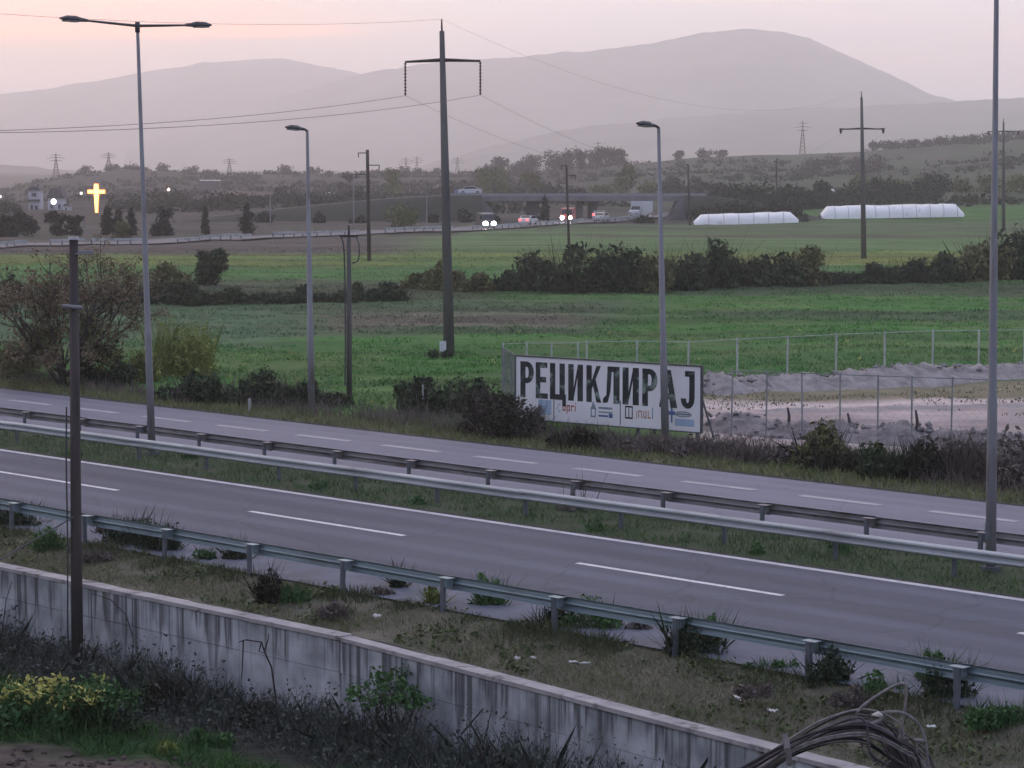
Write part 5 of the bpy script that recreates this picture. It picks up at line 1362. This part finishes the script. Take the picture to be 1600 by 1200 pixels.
# glowing cross
Yc = 500.0; b = GD(152, Yc)
t = thing('cross', 'tall glowing golden cross on the left plain', 'cross', b)
E_gold = emit('golden_tube_light', (1.0, 0.58, 0.20), 2.8)
s = Yc / F
top = PD(152, 288, Yc).z - b.z; arm = PD(152, 299.5, Yc).z - b.z; bot = PD(152, 332, Yc).z - b.z
mb = MB().prism([(-0.16, bot), (0.16, bot), (0.40, arm), (0.31, top), (-0.31, top), (-0.40, arm)], Vector((0, -0.3, 0)), Vector((1, 0, 0)), EZ, Vector((0, 1, 0)), 0.6); mb.build('upright', E_gold, t)
mb = MB().box((-1.0, 0, arm), (1.2, 0.5, 0.56)); mb.box((1.0, 0, arm), (1.2, 0.5, 0.56)); mb.build('crossbar', E_gold, t)
MB().box((0, 0, (bot - 0.5) / 2), (0.35, 0.35, bot + 0.4)).build('mast', M_post, t)
E_halo = emit('orange_halo_glow', (1.0, 0.36, 0.08), 0.9)  # added glowing plate behind the cross, imitates the orange edge of its glow
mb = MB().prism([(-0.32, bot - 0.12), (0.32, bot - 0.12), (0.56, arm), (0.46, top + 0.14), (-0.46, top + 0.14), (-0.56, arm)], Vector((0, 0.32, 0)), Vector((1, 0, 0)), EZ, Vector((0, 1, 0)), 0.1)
mb.box((-1.1, 0.37, arm), (1.32, 0.09, 0.84)); mb.box((1.1, 0.37, arm), (1.32, 0.09, 0.84)); mb.build('halo_plate', E_halo, t)
# houses
M_render = mat('white_house_wall', (0.50, 0.50, 0.55), (0.44, 0.44, 0.48), scale=0.4, rough=0.9)
M_roofd = mat('dark_roof', (0.07, 0.065, 0.075), (0.10, 0.085, 0.09), scale=1.0, rough=0.9)
M_win = mat('dark_window', (0.05, 0.06, 0.09), rough=0.2, spec=0.5)
def house(label, pxa, pxb, Y, top_py, base_py, wins, roof=0.9, mid=None):
    a = PD(pxa, base_py, Y); c = PD(pxb, base_py, Y)
    w = c.x - a.x; h = PD(pxa, top_py, Y).z - a.z
    t = thing('house', label, 'house', (a + c) / 2)
    D = 5.0
    MB().box((0, D / 2, h / 2 - 0.5), (w, D, h + 1.0)).build('wall', M_render, t)
    rf = MB().prism([(-w / 2 - 0.4, 0), (w / 2 + 0.4, 0), (w / 2 * 0.55, roof), (-w / 2 * 0.55, roof)], Vector((0, -0.4, h + 0.02)), Vector((1, 0, 0)), EZ, Vector((0, 1, 0)), D + 0.8).build('roof', M_roofd, t)
    MB().box((w * 0.2, D * 0.5, h + roof + 0.1), (0.4, 0.4, 0.7)).build('chimney', M_roofd, rf)
    for (fx_, fz, fw, fh) in wins:
        f = MB().box((w * fx_, -0.02, h * fz), (w * fw, 0.08, h * fh)).build('window', M_win, t)
        MB().box((w * fx_, -0.09, h * (fz - fh / 2) - 0.05), (w * fw * 1.1, 0.12, 0.10)).build('sill', M_render, f)
    if mid: MB().box((0, -0.25, h * mid), (w + 0.3, 0.7, 0.5)).build('balcony', M_roofd, t)
house('two-storey white house at the far left, upper floor with one window', 45, 62, 600, 297, 333, [(0, .80, .45, .16), (-.22, .25, .25, .2), (.2, .22, .3, .2)], mid=.55)
house('pale house with a bright lamp left of the glowing cross', 75, 98, 590, 310, 333, [(-.25, .45, .16, .3), (.28, .45, .16, .3)], roof=2.4)
house('small pale annex house right of the lamp-lit house', 100, 107, 585, 322, 332, [(0, .5, .4, .4)], roof=0.5)
for px, py, Y, r, c, lab in ((86, 315, 580, 0.62, (0.95, 0.95, 1.0), 'white flood lamp in front of the pale house'), (265, 296, 900, 0.5, (1.0, 0.72, 0.62), 'pinkish lamp on the left rise'), (129, 302, 900, 0.5, (0.95, 0.95, 0.85), 'small whitish lamp left of the glowing cross'), (3, 307, 800, 0.4, (0.95, 0.95, 0.9), 'small white lamp at the left edge')):
    p = PD(px, py, Y); g = GD(px, Y); t = thing('flood_lamp', lab, 'lamp', g)
    z = p.z - g.z
    MB().tube([Vector((0, 0, -0.5)), Vector((0, 0, z))], [0.12, 0.08], 6).build('pole', M_post, t)
    mb = MB(); mb.tube([Vector((0, -0.4, z - r)), Vector((0, -0.4, z - r * .7)), Vector((0, -0.4, z)), Vector((0, -0.4, z + r * .7)), Vector((0, -0.4, z + r))], [r * .3, r * .75, r, r * .75, r * .3], 12)
    mb.build('lamp_globe', emit('lamp_%d' % px, c, 6 if px in (86, 265) else 2.0), t)
for px, py, Y, w, lab in ((330, 281, 1000, 33, 'long white shed roof on the left rise'), (518, 301, 800, 16, 'white shed roof behind the single lamp post'), (722, 296, 700, 26, 'blue shed beyond the bridge, beside the tallest pole')):
    p = PD(px, py, Y); g = GD(px, Y); wd = w * Y / F
    t = thing('shed', lab, 'shed', g)
    z = p.z - g.z
    m = M_film if px != 722 else mat('blue_sheeting', (0.12, 0.17, 0.30), rough=0.6)
    h2 = 0.35 if px == 330 else (0.9 if px == 518 else 1.6)
    MB().box((0, 0, (z - h2) / 2), (wd * 0.96, 4, abs(z - h2) + 0.6)).build('wall', M_roofd if px != 722 else m, t)
    MB().prism([(-wd / 2, 0), (wd / 2, 0), (wd / 2 * 0.9, h2), (-wd / 2 * 0.9, h2)], Vector((0, -2.2, z - h2)), Vector((1, 0, 0)), EZ, Vector((0, 1, 0)), 4.4).build('roof', m, t)
# lattice pylons
def lattice(label, px, Y, tpy, wide=3.0):
    g = GD(px, Y); g.z -= 0.5
    h = PD(px, tpy, Y).z - g.z
    t = thing('lattice_pylon', label, 'pylon', g, group='distant lattice pylons')
    mb = MB()
    for sx in (-1, 1):
        for sy in (-1, 1):
            mb.tube([Vector((sx * wide / 2, sy * wide / 2, 0)), Vector((sx * 0.3, sy * 0.3, h * 0.75)), Vector((0, 0, h))], 0.10, 4)
    n = 7
    for k in range(n):
        z0, z1 = h * 0.75 * k / n, h * 0.75 * (k + 1) / n
        r0, r1 = [wide / 2 * (1 - z / (h * 0.75)) + 0.3 * z / (h * 0.75) for z in (z0, z1)]
        for s in (-1, 1):
            mb.tube([Vector((-r0, s * r0, z0)), Vector((r1, s * r1, z1))], 0.06, 3); mb.tube([Vector((r0, s * r0, z0)), Vector((-r1, s * r1, z1))], 0.06, 3)
    mb.build('tower', M_iron, t)
    for f, w in ((0.70, 3.2), (0.80, 4.2), (0.90, 2.6)):
        MB().tube([Vector((-w, 0, h * f)), Vector((0, 0, h * f + 0.5)), Vector((w, 0, h * f))], [0.06, 0.13, 0.06], 4).build('crossarm', M_iron, t)
for px, Y, tpy, lab in ((90, 1200, 239, 'faint lattice pylon above the white house, far left'), (172, 1230, 238, 'faint lattice pylon above the glowing cross'), (360, 1350, 247, 'faint lattice pylon between the left lamp posts'), (1252, 1280, 188, 'tallest faint lattice pylon on the right hill'), (715, 1400, 246, 'tiny pylon just right of the tallest power pole'), (635, 1500, 246, 'tiny pylon left of the tallest power pole, left one'), (652, 1500, 244, 'tiny pylon left of the tallest power pole, right one'), (922, 1500, 232, 'tiny pylon above the skyline tree row, left one'), (934, 1450, 220, 'tiny pylon above the skyline tree row, right one')):
    lattice(lab, px, Y, tpy)

# ------------------------------------------------------------------ median and near verge growth
G_med = foliage('median_grass', (0.030, 0.060, 0.022), (0.085, 0.130, 0.050), scale=0.7, island=0.55)
u, v = rand_uv(52000, 20, 130, V_MED0 - 0.02, V_FAR0 + 0.05)
k = (rng.random(len(u)) < np.clip(1.2 - (u - 20) / 150, 0.25, 1)) & (fbm(u / 1.2, v / 1.2, 91) > 0.36)
u, v = u[k], v[k]
o = stuff(stalks('median_grass', None, uv_xyz(u, v, np.full(len(u), -0.03)), 0, 0.15, 0.010, G_med, spread=0.55)); tag(o, 'short dark grass between the two median guard rails', 'grass')
G_ver = foliage('verge_grass', (0.062, 0.072, 0.036), (0.18, 0.160, 0.095), scale=0.5, island=0.5)
u, v = rand_uv(90000, 18, 90, V_WALL + 0.05, V_PAVE + 0.12)
k = fbm(u / 1.0, v / 1.0, 93) > 0.33
u, v = u[k], v[k]
zv = Z_VERGE_LOW + (-0.03 - Z_VERGE_LOW) * (v - V_WALL) / (V_PAVE + 0.2 - V_WALL) - 0.03 + wdrop(u) * np.clip((V_PAVE - 0.1 - v) / (V_PAVE - 0.1 - V_WALL), 0, 1)
o = stuff(stalks('verge_grass', None, uv_xyz(u, v, zv), 0, 0.10, 0.007, G_ver, spread=0.7)); tag(o, 'dry olive grass between the retaining wall and the nearest guard rail', 'grass')
def verge_z(u, v): return Z_VERGE_LOW + (-0.03 - Z_VERGE_LOW) * np.clip((v - V_WALL) / (V_PAVE + 0.2 - V_WALL), 0, 1.02) - 0.03 + wdrop(u) * np.clip((V_PAVE - 0.1 - v) / (V_PAVE - 0.1 - V_WALL), 0, 1)
u = rng.uniform(18, 90, 26000); v = V_PAVE + 0.05 - np.abs(rng.normal(size=26000)) * 0.55 + 0.12 * rng.random(26000)
k = (fbm(u / 0.9, v / 2, 141) > 0.47) & (v > V_WALL + 0.1)
u, v = u[k], v[k]
hg = 0.10 + 0.30 * np.clip(fbm(u / 0.9, v / 2, 141) - 0.45, 0, 1) * 4 * rng.random(len(u))
o = stuff(stalks('edge_weeds', None, uv_xyz(u, v, verge_z(u, v)), 0, hg, 0.009, foliage('edge_weed_blades', (0.028, 0.040, 0.018), (0.085, 0.092, 0.045), scale=0.8), spread=0.5)); tag(o, 'ragged weeds along the paving edge under the nearest guard rail', 'weeds')
u = rng.uniform(18, 90, 30000); v = rng.uniform(V_WALL + 0.1, V_PAVE + 0.1, 30000)
k = fbm(u / 1.1, v / 0.9, 151) > 0.55
u, v = u[k], v[k]
c = uv_xyz(u, v, verge_z(u, v) + 0.05 + 0.10 * rng.random(len(u)))
o = stuff(leaf_cloud('verge_ground_cover', None, c, np.full(len(c), 0.05), len(c), 0.06, foliage('ground_cover_leaves', (0.040, 0.056, 0.025), (0.095, 0.108, 0.048), scale=0.6), hollow=0)); tag(o, 'low leafy ground cover in patches on the near verge', 'ground cover')
W_ = [(25, 826, 1.5, .7, F_dark), (75, 858, .8, .55, F_green), (168, 838, .7, .5, F_dry), (205, 856, 1.5, .85, F_dark), (250, 866, 1.1, .75, F_dark), (322, 880, .6, .4, F_green), (366, 880, .55, .62, F_dark), (418, 940, .55, .75, F_drydk), (455, 938, .7, .35, F_green), (624, 925, .42, .62, F_dark), (596, 936, .5, .3, F_dry), (677, 950, .5, .5, F_yel), (764, 952, .85, .75, F_green), (868, 985, 1.2, .55, F_dark), (925, 988, 1.3, .65, F_green), (1000, 990, .6, .3, F_dry), (1085, 1028, 1.25, .85, F_dark), (1108, 1015, .5, .7, F_green), (1210, 1050, .9, .3, F_green), (1290, 1072, .95, .7, F_dark), (1380, 1085, .9, .35, F_green), (1455, 1070, .5, .75, F_green), (1478, 1098, .95, .8, F_dark), (1560, 1130, 1.3, .45, F_green), (1330, 1100, .8, .3, F_dry), (150, 875, .8, .3, F_dry), (520, 960, .8, .25, F_dry), (1180, 1085, .8, .25, F_dry)]
near_ = ['leftmost dark weed clump behind the nearest guard rail', 'green weed at the left, before the first guard rail post', 'dry weed just right of the wooden pole', 'dark leafy weed clump right of the wooden pole', 'dark weed clump hanging under the guard rail right of the wooden pole', 'small green weed on the verge below the second lane dash', 'upright dark weed touching the guard rail left of the lone brown shrub', 'lone upright brown shrub on the verge', 'low green weed right of the lone brown shrub', 'upright dark weed against the guard rail, mid verge', 'small dry weed left of the mid-verge dark weed', 'yellow-green small weed right of the mid-verge dark weed', 'green leafy weed hanging over the guard rail near the middle', 'dark spreading weed clump right of the middle', 'green spreading weed clump right of the middle', 'small dry tuft at the shoulder edge under the third lane dash', 'large dark weed clump below the third lane dash\'s right end', 'tall green grass clump below the third lane dash\'s right end', 'low green patch on the verge above the cane bundle, left', 'dark weed around the guard rail post above the cane bundle', 'low green weed right of the cane bundle\'s loop', 'tall bright weed by the rightmost guard rail post', 'dark weed clump by the rightmost guard rail post', 'low green weed at the right edge of the verge', 'low dry tuft just above the cane bundle', 'low dry tuft behind the wooden pole', 'low dry tuft on the verge right of the lone brown shrub', 'low dry tuft on the verge edge left of the cane bundle']
for (px, py, w, h, m), lab in zip(W_, near_):
    zz = -0.12
    b = P(px, py, zz)
    bush(lab, b, w * 1.1, h * 1.2, d=w * 0.6, m=m, n=int(420 + 1000 * w * h), leaf=0.055, twigs=int(60 + 120 * w), m_twig=m, cat='weed', name='verge_weed', blobs=6)
bush('tuft of tall dry reeds in the median', V(898, 52.2), 0.9, 0.35, m=F_dry, n=200, leaf=0.06, twigs=26, m_twig=F_dry, cat='weed', name='reed_tuft')
bx = np.stack([rng.uniform(-0.55, 0.55, 16), rng.uniform(-0.1, 0.1, 16), np.zeros(16)], 1)
stalks('reeds', bpy.data.objects['reed_tuft'], bx, 16, 0.95, 0.018, F_dry, spread=0.15)
for k, (px, v, w, h) in enumerate(((118, 49.6, 0.5, 0.35), (300, 52.0, 0.7, 0.4), (500, 50.0, 0.7, 0.3), (650, 49.8, 0.6, 0.28), (930, 49.7, 0.7, 0.3), (1180, 49.6, 0.5, 0.32), (1310, 51.4, 0.7, 0.4))):
    bush(('leftmost' if k == 0 else ORD[k] + ' from the left') + ' of the low leafy weeds in the median grass', V(px, v), w, h, m=F_green, n=260, leaf=0.06, twigs=40, m_twig=F_green, cat='weed', name='median_weed', group='low weeds in the median', blobs=5)
# litter
M_lit = mat('pale_litter', (0.60, 0.59, 0.57), (0.45, 0.44, 0.43), scale=8, rough=0.7)
def scrap(label, p, w, d, seed, m=M_lit, name='litter'):
    r2 = np.random.default_rng(seed); n = 6
    gx, gy = np.meshgrid(np.linspace(-.5, .5, n), np.linspace(-.5, .5, n), indexing='ij')
    z = r2.random((n, n)) * 0.07 + 0.02
    q = np.stack([gx * w + r2.normal(size=(n, n)) * w * .05, gy * d + r2.normal(size=(n, n)) * d * .05, z], -1)
    o = gridmesh(name, q, m, smooth=False); o.location = p; o.rotation_euler = (r2.uniform(-.2, .5), 0, ROADANG + r2.uniform(-.4, .4))
    sol = o.modifiers.new('thickness', 'SOLIDIFY'); sol.thickness = 0.012
    tag(o, label, 'litter')
for i, (px, py, w, d, lab) in enumerate(((590, 966, .17, .12, 'white scrap of litter on the middle of the verge'), (443, 902, .3, .1, 'flat pale scrap at the shoulder edge, left'), (575, 926, .25, .09, 'pale scrap at the shoulder edge by the fifth post'), (640, 938, .16, .1, 'white scrap under the mid-verge dark weed'), (808, 1032, .12, .09, 'tiny pale scrap near the coping, middle'), (833, 1032, .09, .12, 'upright pale scrap near the coping, middle'), (905, 1040, .5, .1, 'long pale stick-like scrap near the coping'), (1188, 1036, .42, .12, 'long pale scrap at the shoulder edge, right'), (1345, 1066, .35, .12, 'pale scrap at the shoulder edge above the cane bundle'), (1150, 1095, .16, .1, 'pale scrap on the verge left of the cane bundle'), (1207, 1115, .16, .12, 'pale scrap by the coping left of the cane bundle'), (1440, 1097, .18, .1, 'pale scrap right of the cane loop'), (1455, 1140, .16, .09, 'pale scrap right of the cane bundle'), (1555, 1105, .4, .15, 'pale scrap at the shoulder edge, far right'), (290, 850, .10, .12, 'white scrap caught in the weeds right of the wooden pole'), (215, 856, .08, .14, 'white scrap caught in the dark weeds near the wooden pole'))):
    scrap(lab, P(px, py, -0.10), w, d, 300 + i)

# ------------------------------------------------------------------ foreground below the wall
def LP(px, py):
    """first spot of the low ground along the sight line, never beyond the wall foot"""
    x, y, w = ray(px, py)
    for Y in np.arange(14, 90, 0.05):
        p = Vector((x / y * Y, Y, H + w / y * Y))
        g = float(low_z(np.array([uof(p)]), np.array([vof(p)]))[0])
        if p.z <= g or vof(p) > 35.15:
            p.z = g; return p
F_gdark = foliage('grey_dry_brush', (0.036, 0.041, 0.034), (0.078, 0.084, 0.070), scale=1.0)
u, v = rand_uv(30000, 26, 74, 31.6, 35.5)
dens = fbm(u / 1.6, v / 1.6, 95)
k = (dens > 0.36) & (rng.random(len(u)) < np.clip((v - 32.0) / 2.4, 0.05, 1))
u, v = u[k], v[k]
Lb = (0.22 + 1.05 * sstep(32.0, 35.0, v) * (0.35 + fbm(u / 3.5, v * 0, 96))) * (0.35 + 0.9 * rng.random(len(u)))
o = stuff(stalks('dry_brush', None, uv_xyz(u, v, low_z(u, v) - 0.05), 0, Lb, 0.011, F_gdark, spread=0.45, curve=0.4)); tag(o, 'grey dry brush along the foot of the retaining wall', 'brush')
n = 26000
k2 = rng.integers(len(u), size=n); hh_ = rng.random(n) * Lb[k2] * 0.95
c = uv_xyz(u[k2], v[k2], low_z(u[k2], v[k2]) + hh_)
o = stuff(leaf_cloud('dry_brush_leaves', None, c, np.full(n, 0.08), n, 0.055, F_gdark, hollow=0)); tag(o, 'withered leaves in the dry brush below the retaining wall', 'brush')
G_fore = foliage('foreground_grass', (0.020, 0.046, 0.014), (0.062, 0.120, 0.036), scale=0.8, island=0.5)
u, v = rand_uv(60000, 20, 66, 25.5, 33.6)
w = fbm(u / 2, v / 2, 51) - 0.5
k = ((v + w * 4.0) < 32.8) & ~(soil_mask(u, v) > 0.4) & (fbm(u / 0.8, v / 0.8, 97) > 0.36)
u, v = u[k], v[k]
o = stuff(stalks('foreground_grass', None, uv_xyz(u, v, low_z(u, v) - 0.03), 0, 0.27, 0.012, G_fore, spread=0.55, curve=0.4)); tag(o, 'green grass in the lower left foreground', 'grass')
# yellow-green shrub, lower left
b = LP(70, 1150)
t = thing('yellow_shrub', 'shrub with bright yellow-green leaves in the lower left corner', 'shrub', b)
cs = [(x, rng.uniform(-0.6, 0.4), rng.uniform(0.75, 1.2)) for x in np.linspace(-1.4, 1.2, 26)]
leaf_cloud('yellow_leaves', t, cs, [(0.26, 0.3, 0.2)] * 26, 750, 0.055, F_yflow, hollow=0.3, elong=2.0)
cs = [(rng.uniform(-1.3, 1.6), rng.uniform(-0.5, 0.5), rng.uniform(0.25, 0.95)) for _ in range(18)]
leaf_cloud('green_leaves', t, cs, [(0.4, 0.35, 0.32)] * 18, 3600, 0.075, F_green, hollow=0.1)
bx = np.stack([rng.uniform(-1.2, 1.4, 160), rng.uniform(-0.4, 0.4, 160), np.full(160, -0.05)], 1)
stalks('stems', t, bx, 160, 0.8, 0.012, F_green, spread=0.3)
for px, py, w, h, m, lab in ((125, 1142, 2.2, .95, F_dark, 'dark green bush below the yellow-green shrub'), (30, 1128, 1.3, .9, F_green, 'green bush at the left edge under the yellow shrub'), (195, 1105, 1.6, .7, F_green, 'green leafy bush right of the wooden pole\'s foot'), (262, 1110, 1.1, .95, F_drydk, 'dark round weed right of the yellow-green shrub'), (400, 1140, .95, .75, F_drydk, 'dark round weed below the hooked dead twig'), (330, 1165, 1.1, .4, F_green, 'low green clump in the foreground grass'), (258, 1178, .5, .3, F_yel, 'small pale-green seedling by the bare soil')):
    bush(lab, LP(px, py), w, h, d=w * 0.7, m=m, n=int(900 + 900 * w * h), leaf=0.065, twigs=120, m_twig=m, cat='bush', name='foreground_bush', blobs=8)
# brown-leaved sapling with stake
b = LP(600, 1172)
t = thing('bramble', 'green climbing bramble against the retaining wall beside a thin stake', 'bramble', b)
mb = MB(); ends = []
random.seed(12)
for k in range(9):
    an = random.uniform(0, 6.28)
    branches(mb, Vector((random.uniform(-.5, .5), random.uniform(-.3, .3), 0)), Vector((math.cos(an) * .35, math.sin(an) * .3, 1)).normalized(), random.uniform(.6, 1.05), 0.018, 3, ends, spread=0.42, kids=(2, 3), shrink=0.68, n=4)
mb.build('stems', M_twig, t)
E_ = np.array([list(e) for e in ends]); E_ = E_[E_[:, 2] < 2.3]
leaf_cloud('leaves', t, E_, np.full(len(E_), 0.15), 1500, 0.06, F_green, hollow=0.0)
o = MB().tube([Vector((0, 0, -0.2)), Vector((0.03, 0, 0.8)), Vector((0.10, 0, 1.75))], [0.025, 0.022, 0.018], 6).build('stake', M_fpost2); o.location = LP(572, 1168) ; tag(o, 'thin grey stake standing in the bramble before the retaining wall', 'stake')
def cane(label, base, pts, r, m=M_twig, name='dead_twig', side=()):
    t = thing(name, label, 'twig', base)
    MB().tube([Vector(p) for p in pts], list(np.linspace(r, r * 0.45, len(pts))), 6).build('stem', m, t)
    for q in side: MB().tube([Vector(p) for p in q], list(np.linspace(r * 0.7, r * 0.3, len(q))), 5).build('side_twig', m, t)
cane('thin arching bramble cane left of the wall\'s middle', LP(205, 1085), [(0, 0, 0), (0.05, 0, .9), (0.06, 0, 1.35), (-.1, 0, 1.9), (-.45, 0, 2.25), (-.9, 0, 2.4)], 0.018)
cane('hooked dead twig with broken top before the retaining wall', LP(436, 1150), [(0, 0, 0), (-.06, 0, .8), (-.15, 0, 1.5), (-.3, 0, 1.85), (-.36, 0, 2.05), (-.7, 0, 2.1), (-.85, 0, 2.05)], 0.026, side=[[(-.3, 0, 1.85), (-.22, 0, 2.1), (-.2, 0, 2.25)], [(-.36, 0, 2.05), (-.42, 0, 1.85), (-.28, 0, 1.8)], [(-.75, 0, 2.08), (-.78, 0, 1.5), (-.8, 0, 1.2)]])
cane('dead cane leaning against the wall near the middle', LP(745, 1185), [(0, 0, 0), (.12, 0, .55), (.25, 0, 1.1), (.33, 0, 1.4)], 0.018)
cane('short dark twig slanting before the wall near the middle', LP(715, 1170), [(0, 0, .6), (.3, 0, .95), (.55, 0, 1.25)], 0.028)
cane('dark stub of a twig at the bottom edge left of the cane bundle', LP(1030, 1225), [(-.3, 0, 0), (0, 0, .5), (.08, 0, 1.05)], 0.03)
cane('bare grey twig at the left edge before the wall', LP(5, 1030), [(0, 0, 0), (0, 0, .8), (.1, 0, 1.5), (.25, 0, 1.95)], 0.018)
o = MB().prism([(-.33, -.04), (-.1, -.05), (.3, .06), (.34, .09), (-.08, .05), (-.33, .01)], Vector((0, 0, 0)), Vector((1, 0, 0)), EZ, Vector((0, 1, 0)), 0.12).build('broken_board', M_lit)
o.location = LP(462, 1112) + Vector((0, 0, 0.12)); tag(o, 'pale broken board lying in the dry brush', 'board')
# clods on the bare soil
mb = MB()
for i in range(260):
    Xq, Yq = rng.uniform(-11.5, -6.0), rng.uniform(48, 52)
    uq, vq = Xq * A.x + Yq * A.y, Xq * N.x + Yq * N.y
    s = 0.03 + 0.09 * rng.random() ** 2
    p = uv_xyz(np.array([uq]), np.array([vq]), low_z(np.array([uq]), np.array([vq])))[0]
    i0 = len(mb.v); vs = ico * s * rng.uniform(.6, 1.3, (7, 1)) + p
    mb.v += [tuple(x) for x in vs]; mb.f += [tuple(i0 + q for q in f) for f in icf]
o = stuff(mb.build('soil_clods', mat('reddish_soil', (0.10, 0.072, 0.066), (0.065, 0.05, 0.046), scale=4, rough=1))); tag(o, 'clods and pebbles on the reddish bare soil, bottom left', 'soil')

# ------------------------------------------------------------------ bundle of cut canes in the near foreground, right
YN = 13.0
def CP(px, py, dy=0.0): return PD(px, py, YN + dy)
gb = CP(1330, 1190); gb.z = float(low_z(np.array([uof(gb)]), np.array([vof(gb)]))[0])
t = thing('cane_bundle', 'arching bundle of dry cut canes at the bottom right', 'cane bundle', gb)
M_cane = [mat('cane_a', (0.12, 0.102, 0.105), (0.07, 0.06, 0.062), scale=30, rough=0.8), mat('cane_b', (0.24, 0.215, 0.21), (0.15, 0.13, 0.13), scale=30, rough=0.8), mat('cane_c', (0.045, 0.037, 0.04), (0.03, 0.025, 0.027), scale=30, rough=0.8), mat('cane_d', (0.26, 0.235, 0.225), (0.18, 0.16, 0.155), scale=30, rough=0.75)]
def cane_path(ctrl, r, m, n=26):
    pts = []
    c = [Vector(q) for q in ctrl]
    for i in range(len(c) - 1):
        p0, p1, p2, p3 = c[max(i - 1, 0)], c[i], c[i + 1], c[min(i + 2, len(c) - 1)]
        for k in range(6):
            s = k / 6
            pts.append(0.5 * ((2 * p1) + (p2 - p0) * s + (2 * p0 - 5 * p1 + 4 * p2 - p3) * s * s + (3 * p1 - p0 - 3 * p2 + p3) * s ** 3))
    pts.append(c[-1])
    MB().tube([p - gb for p in pts], list(np.linspace(r, r * 0.7, len(pts))), 6).build('cane', m, t, True)
random.seed(21)
for i in range(30):                         # long canes arching from lower left up and over to the right
    j = random.gauss(0, 1); q = random.gauss(0, 1); dy = random.uniform(-.22, .22); e = random.uniform(-25, 30)
    k = i / 30
    lift = random.uniform(-26, 26)
    ctrl = [CP(1080 + 6 * j, 1262 + 6 * q, dy), CP(1172 + 5 * j, 1210 + 6 * q, dy), CP(1230 + 4 * j, 1174 + 5 * q + lift * .2, dy), CP(1290 + 3 * j, 1146 + 4 * q + lift * .55, dy), CP(1348 + e * .4, 1137 + 4 * q + lift * .8, dy), CP(1396 + e * .8, 1158 + 6 * q + lift * .7 + 10 * k, dy), CP(1428 + e, 1190 + 8 * q + 20 * k, dy), CP(1442 + e, 1275, dy)]
    if i % 3 == 0: ctrl = ctrl[:-2] + [CP(1376 + e, 1200 + 6 * q, dy)] if i % 2 else ctrl[:-3] + [CP(1360 + e, 1172 + 6 * q, dy), CP(1388 + e, 1196, dy)]
    cane_path(ctrl, random.uniform(0.005, 0.0105), M_cane[(0, 2, 1, 0, 2, 0, 3)[i % 7]])
cane_path([CP(1338, 1115), CP(1352, 1100), CP(1385, 1078), CP(1408, 1068), CP(1416, 1074), CP(1416, 1096), CP(1411, 1126), CP(1400, 1170)], 0.0085, M_cane[1])
cane_path([CP(1408, 1067, .01), CP(1415, 1073, .01), CP(1415.5, 1096, .01), CP(1410, 1126, .01)], 0.0095, M_cane[3])
cane_path([CP(1360, 1118), CP(1400, 1112), CP(1428, 1124), CP(1444, 1150), CP(1450, 1200), CP(1452, 1270)], 0.0095, M_cane[1])
cane_path([CP(1428, 1156), CP(1448, 1158)], 0.010, M_cane[3])
cane_path([CP(1432, 1156), CP(1433, 1180), CP(1436, 1250)], 0.006, M_cane[1])
cane_path([CP(1340, 1138), CP(1362, 1132), CP(1374, 1126), CP(1380, 1118)], 0.014, M_cane[3])
MB().tube([CP(1364, 1117, -.1) - gb, CP(1372, 1116, -.12) - gb, CP(1378, 1118, -.1) - gb], [0.006, 0.017, 0.006], 8).build('cut_end', mat('fresh_cut_wood', (0.62, 0.58, 0.53), rough=0.8), t)
for px, py, s in ((1228, 1168, 1.0),):
    MB().tube([CP(px - 2, py - 20, -.30) - gb, CP(px + 2, py, -.34) - gb, CP(px + 6, py + 26, -.30) - gb], 0.017, 6).build('tie', M_cane[1], t)
# the rough post it leans on
pb = CP(1408, 1210, .1); pz = float(low_z(np.array([uof(pb)]), np.array([vof(pb)]))[0])
pb.z = pz
o = MB().tube([Vector((0, 0, -.3)), Vector((0.01, 0, (CP(1408, 1172).z - pz) * .5)), Vector((-.02, 0, CP(1400, 1160).z - pz))], [0.085, 0.08, 0.06], 9).build('rough_post', M_wood, None, True); o.location = pb; tag(o, 'rough grey post under the right side of the cane bundle', 'post')
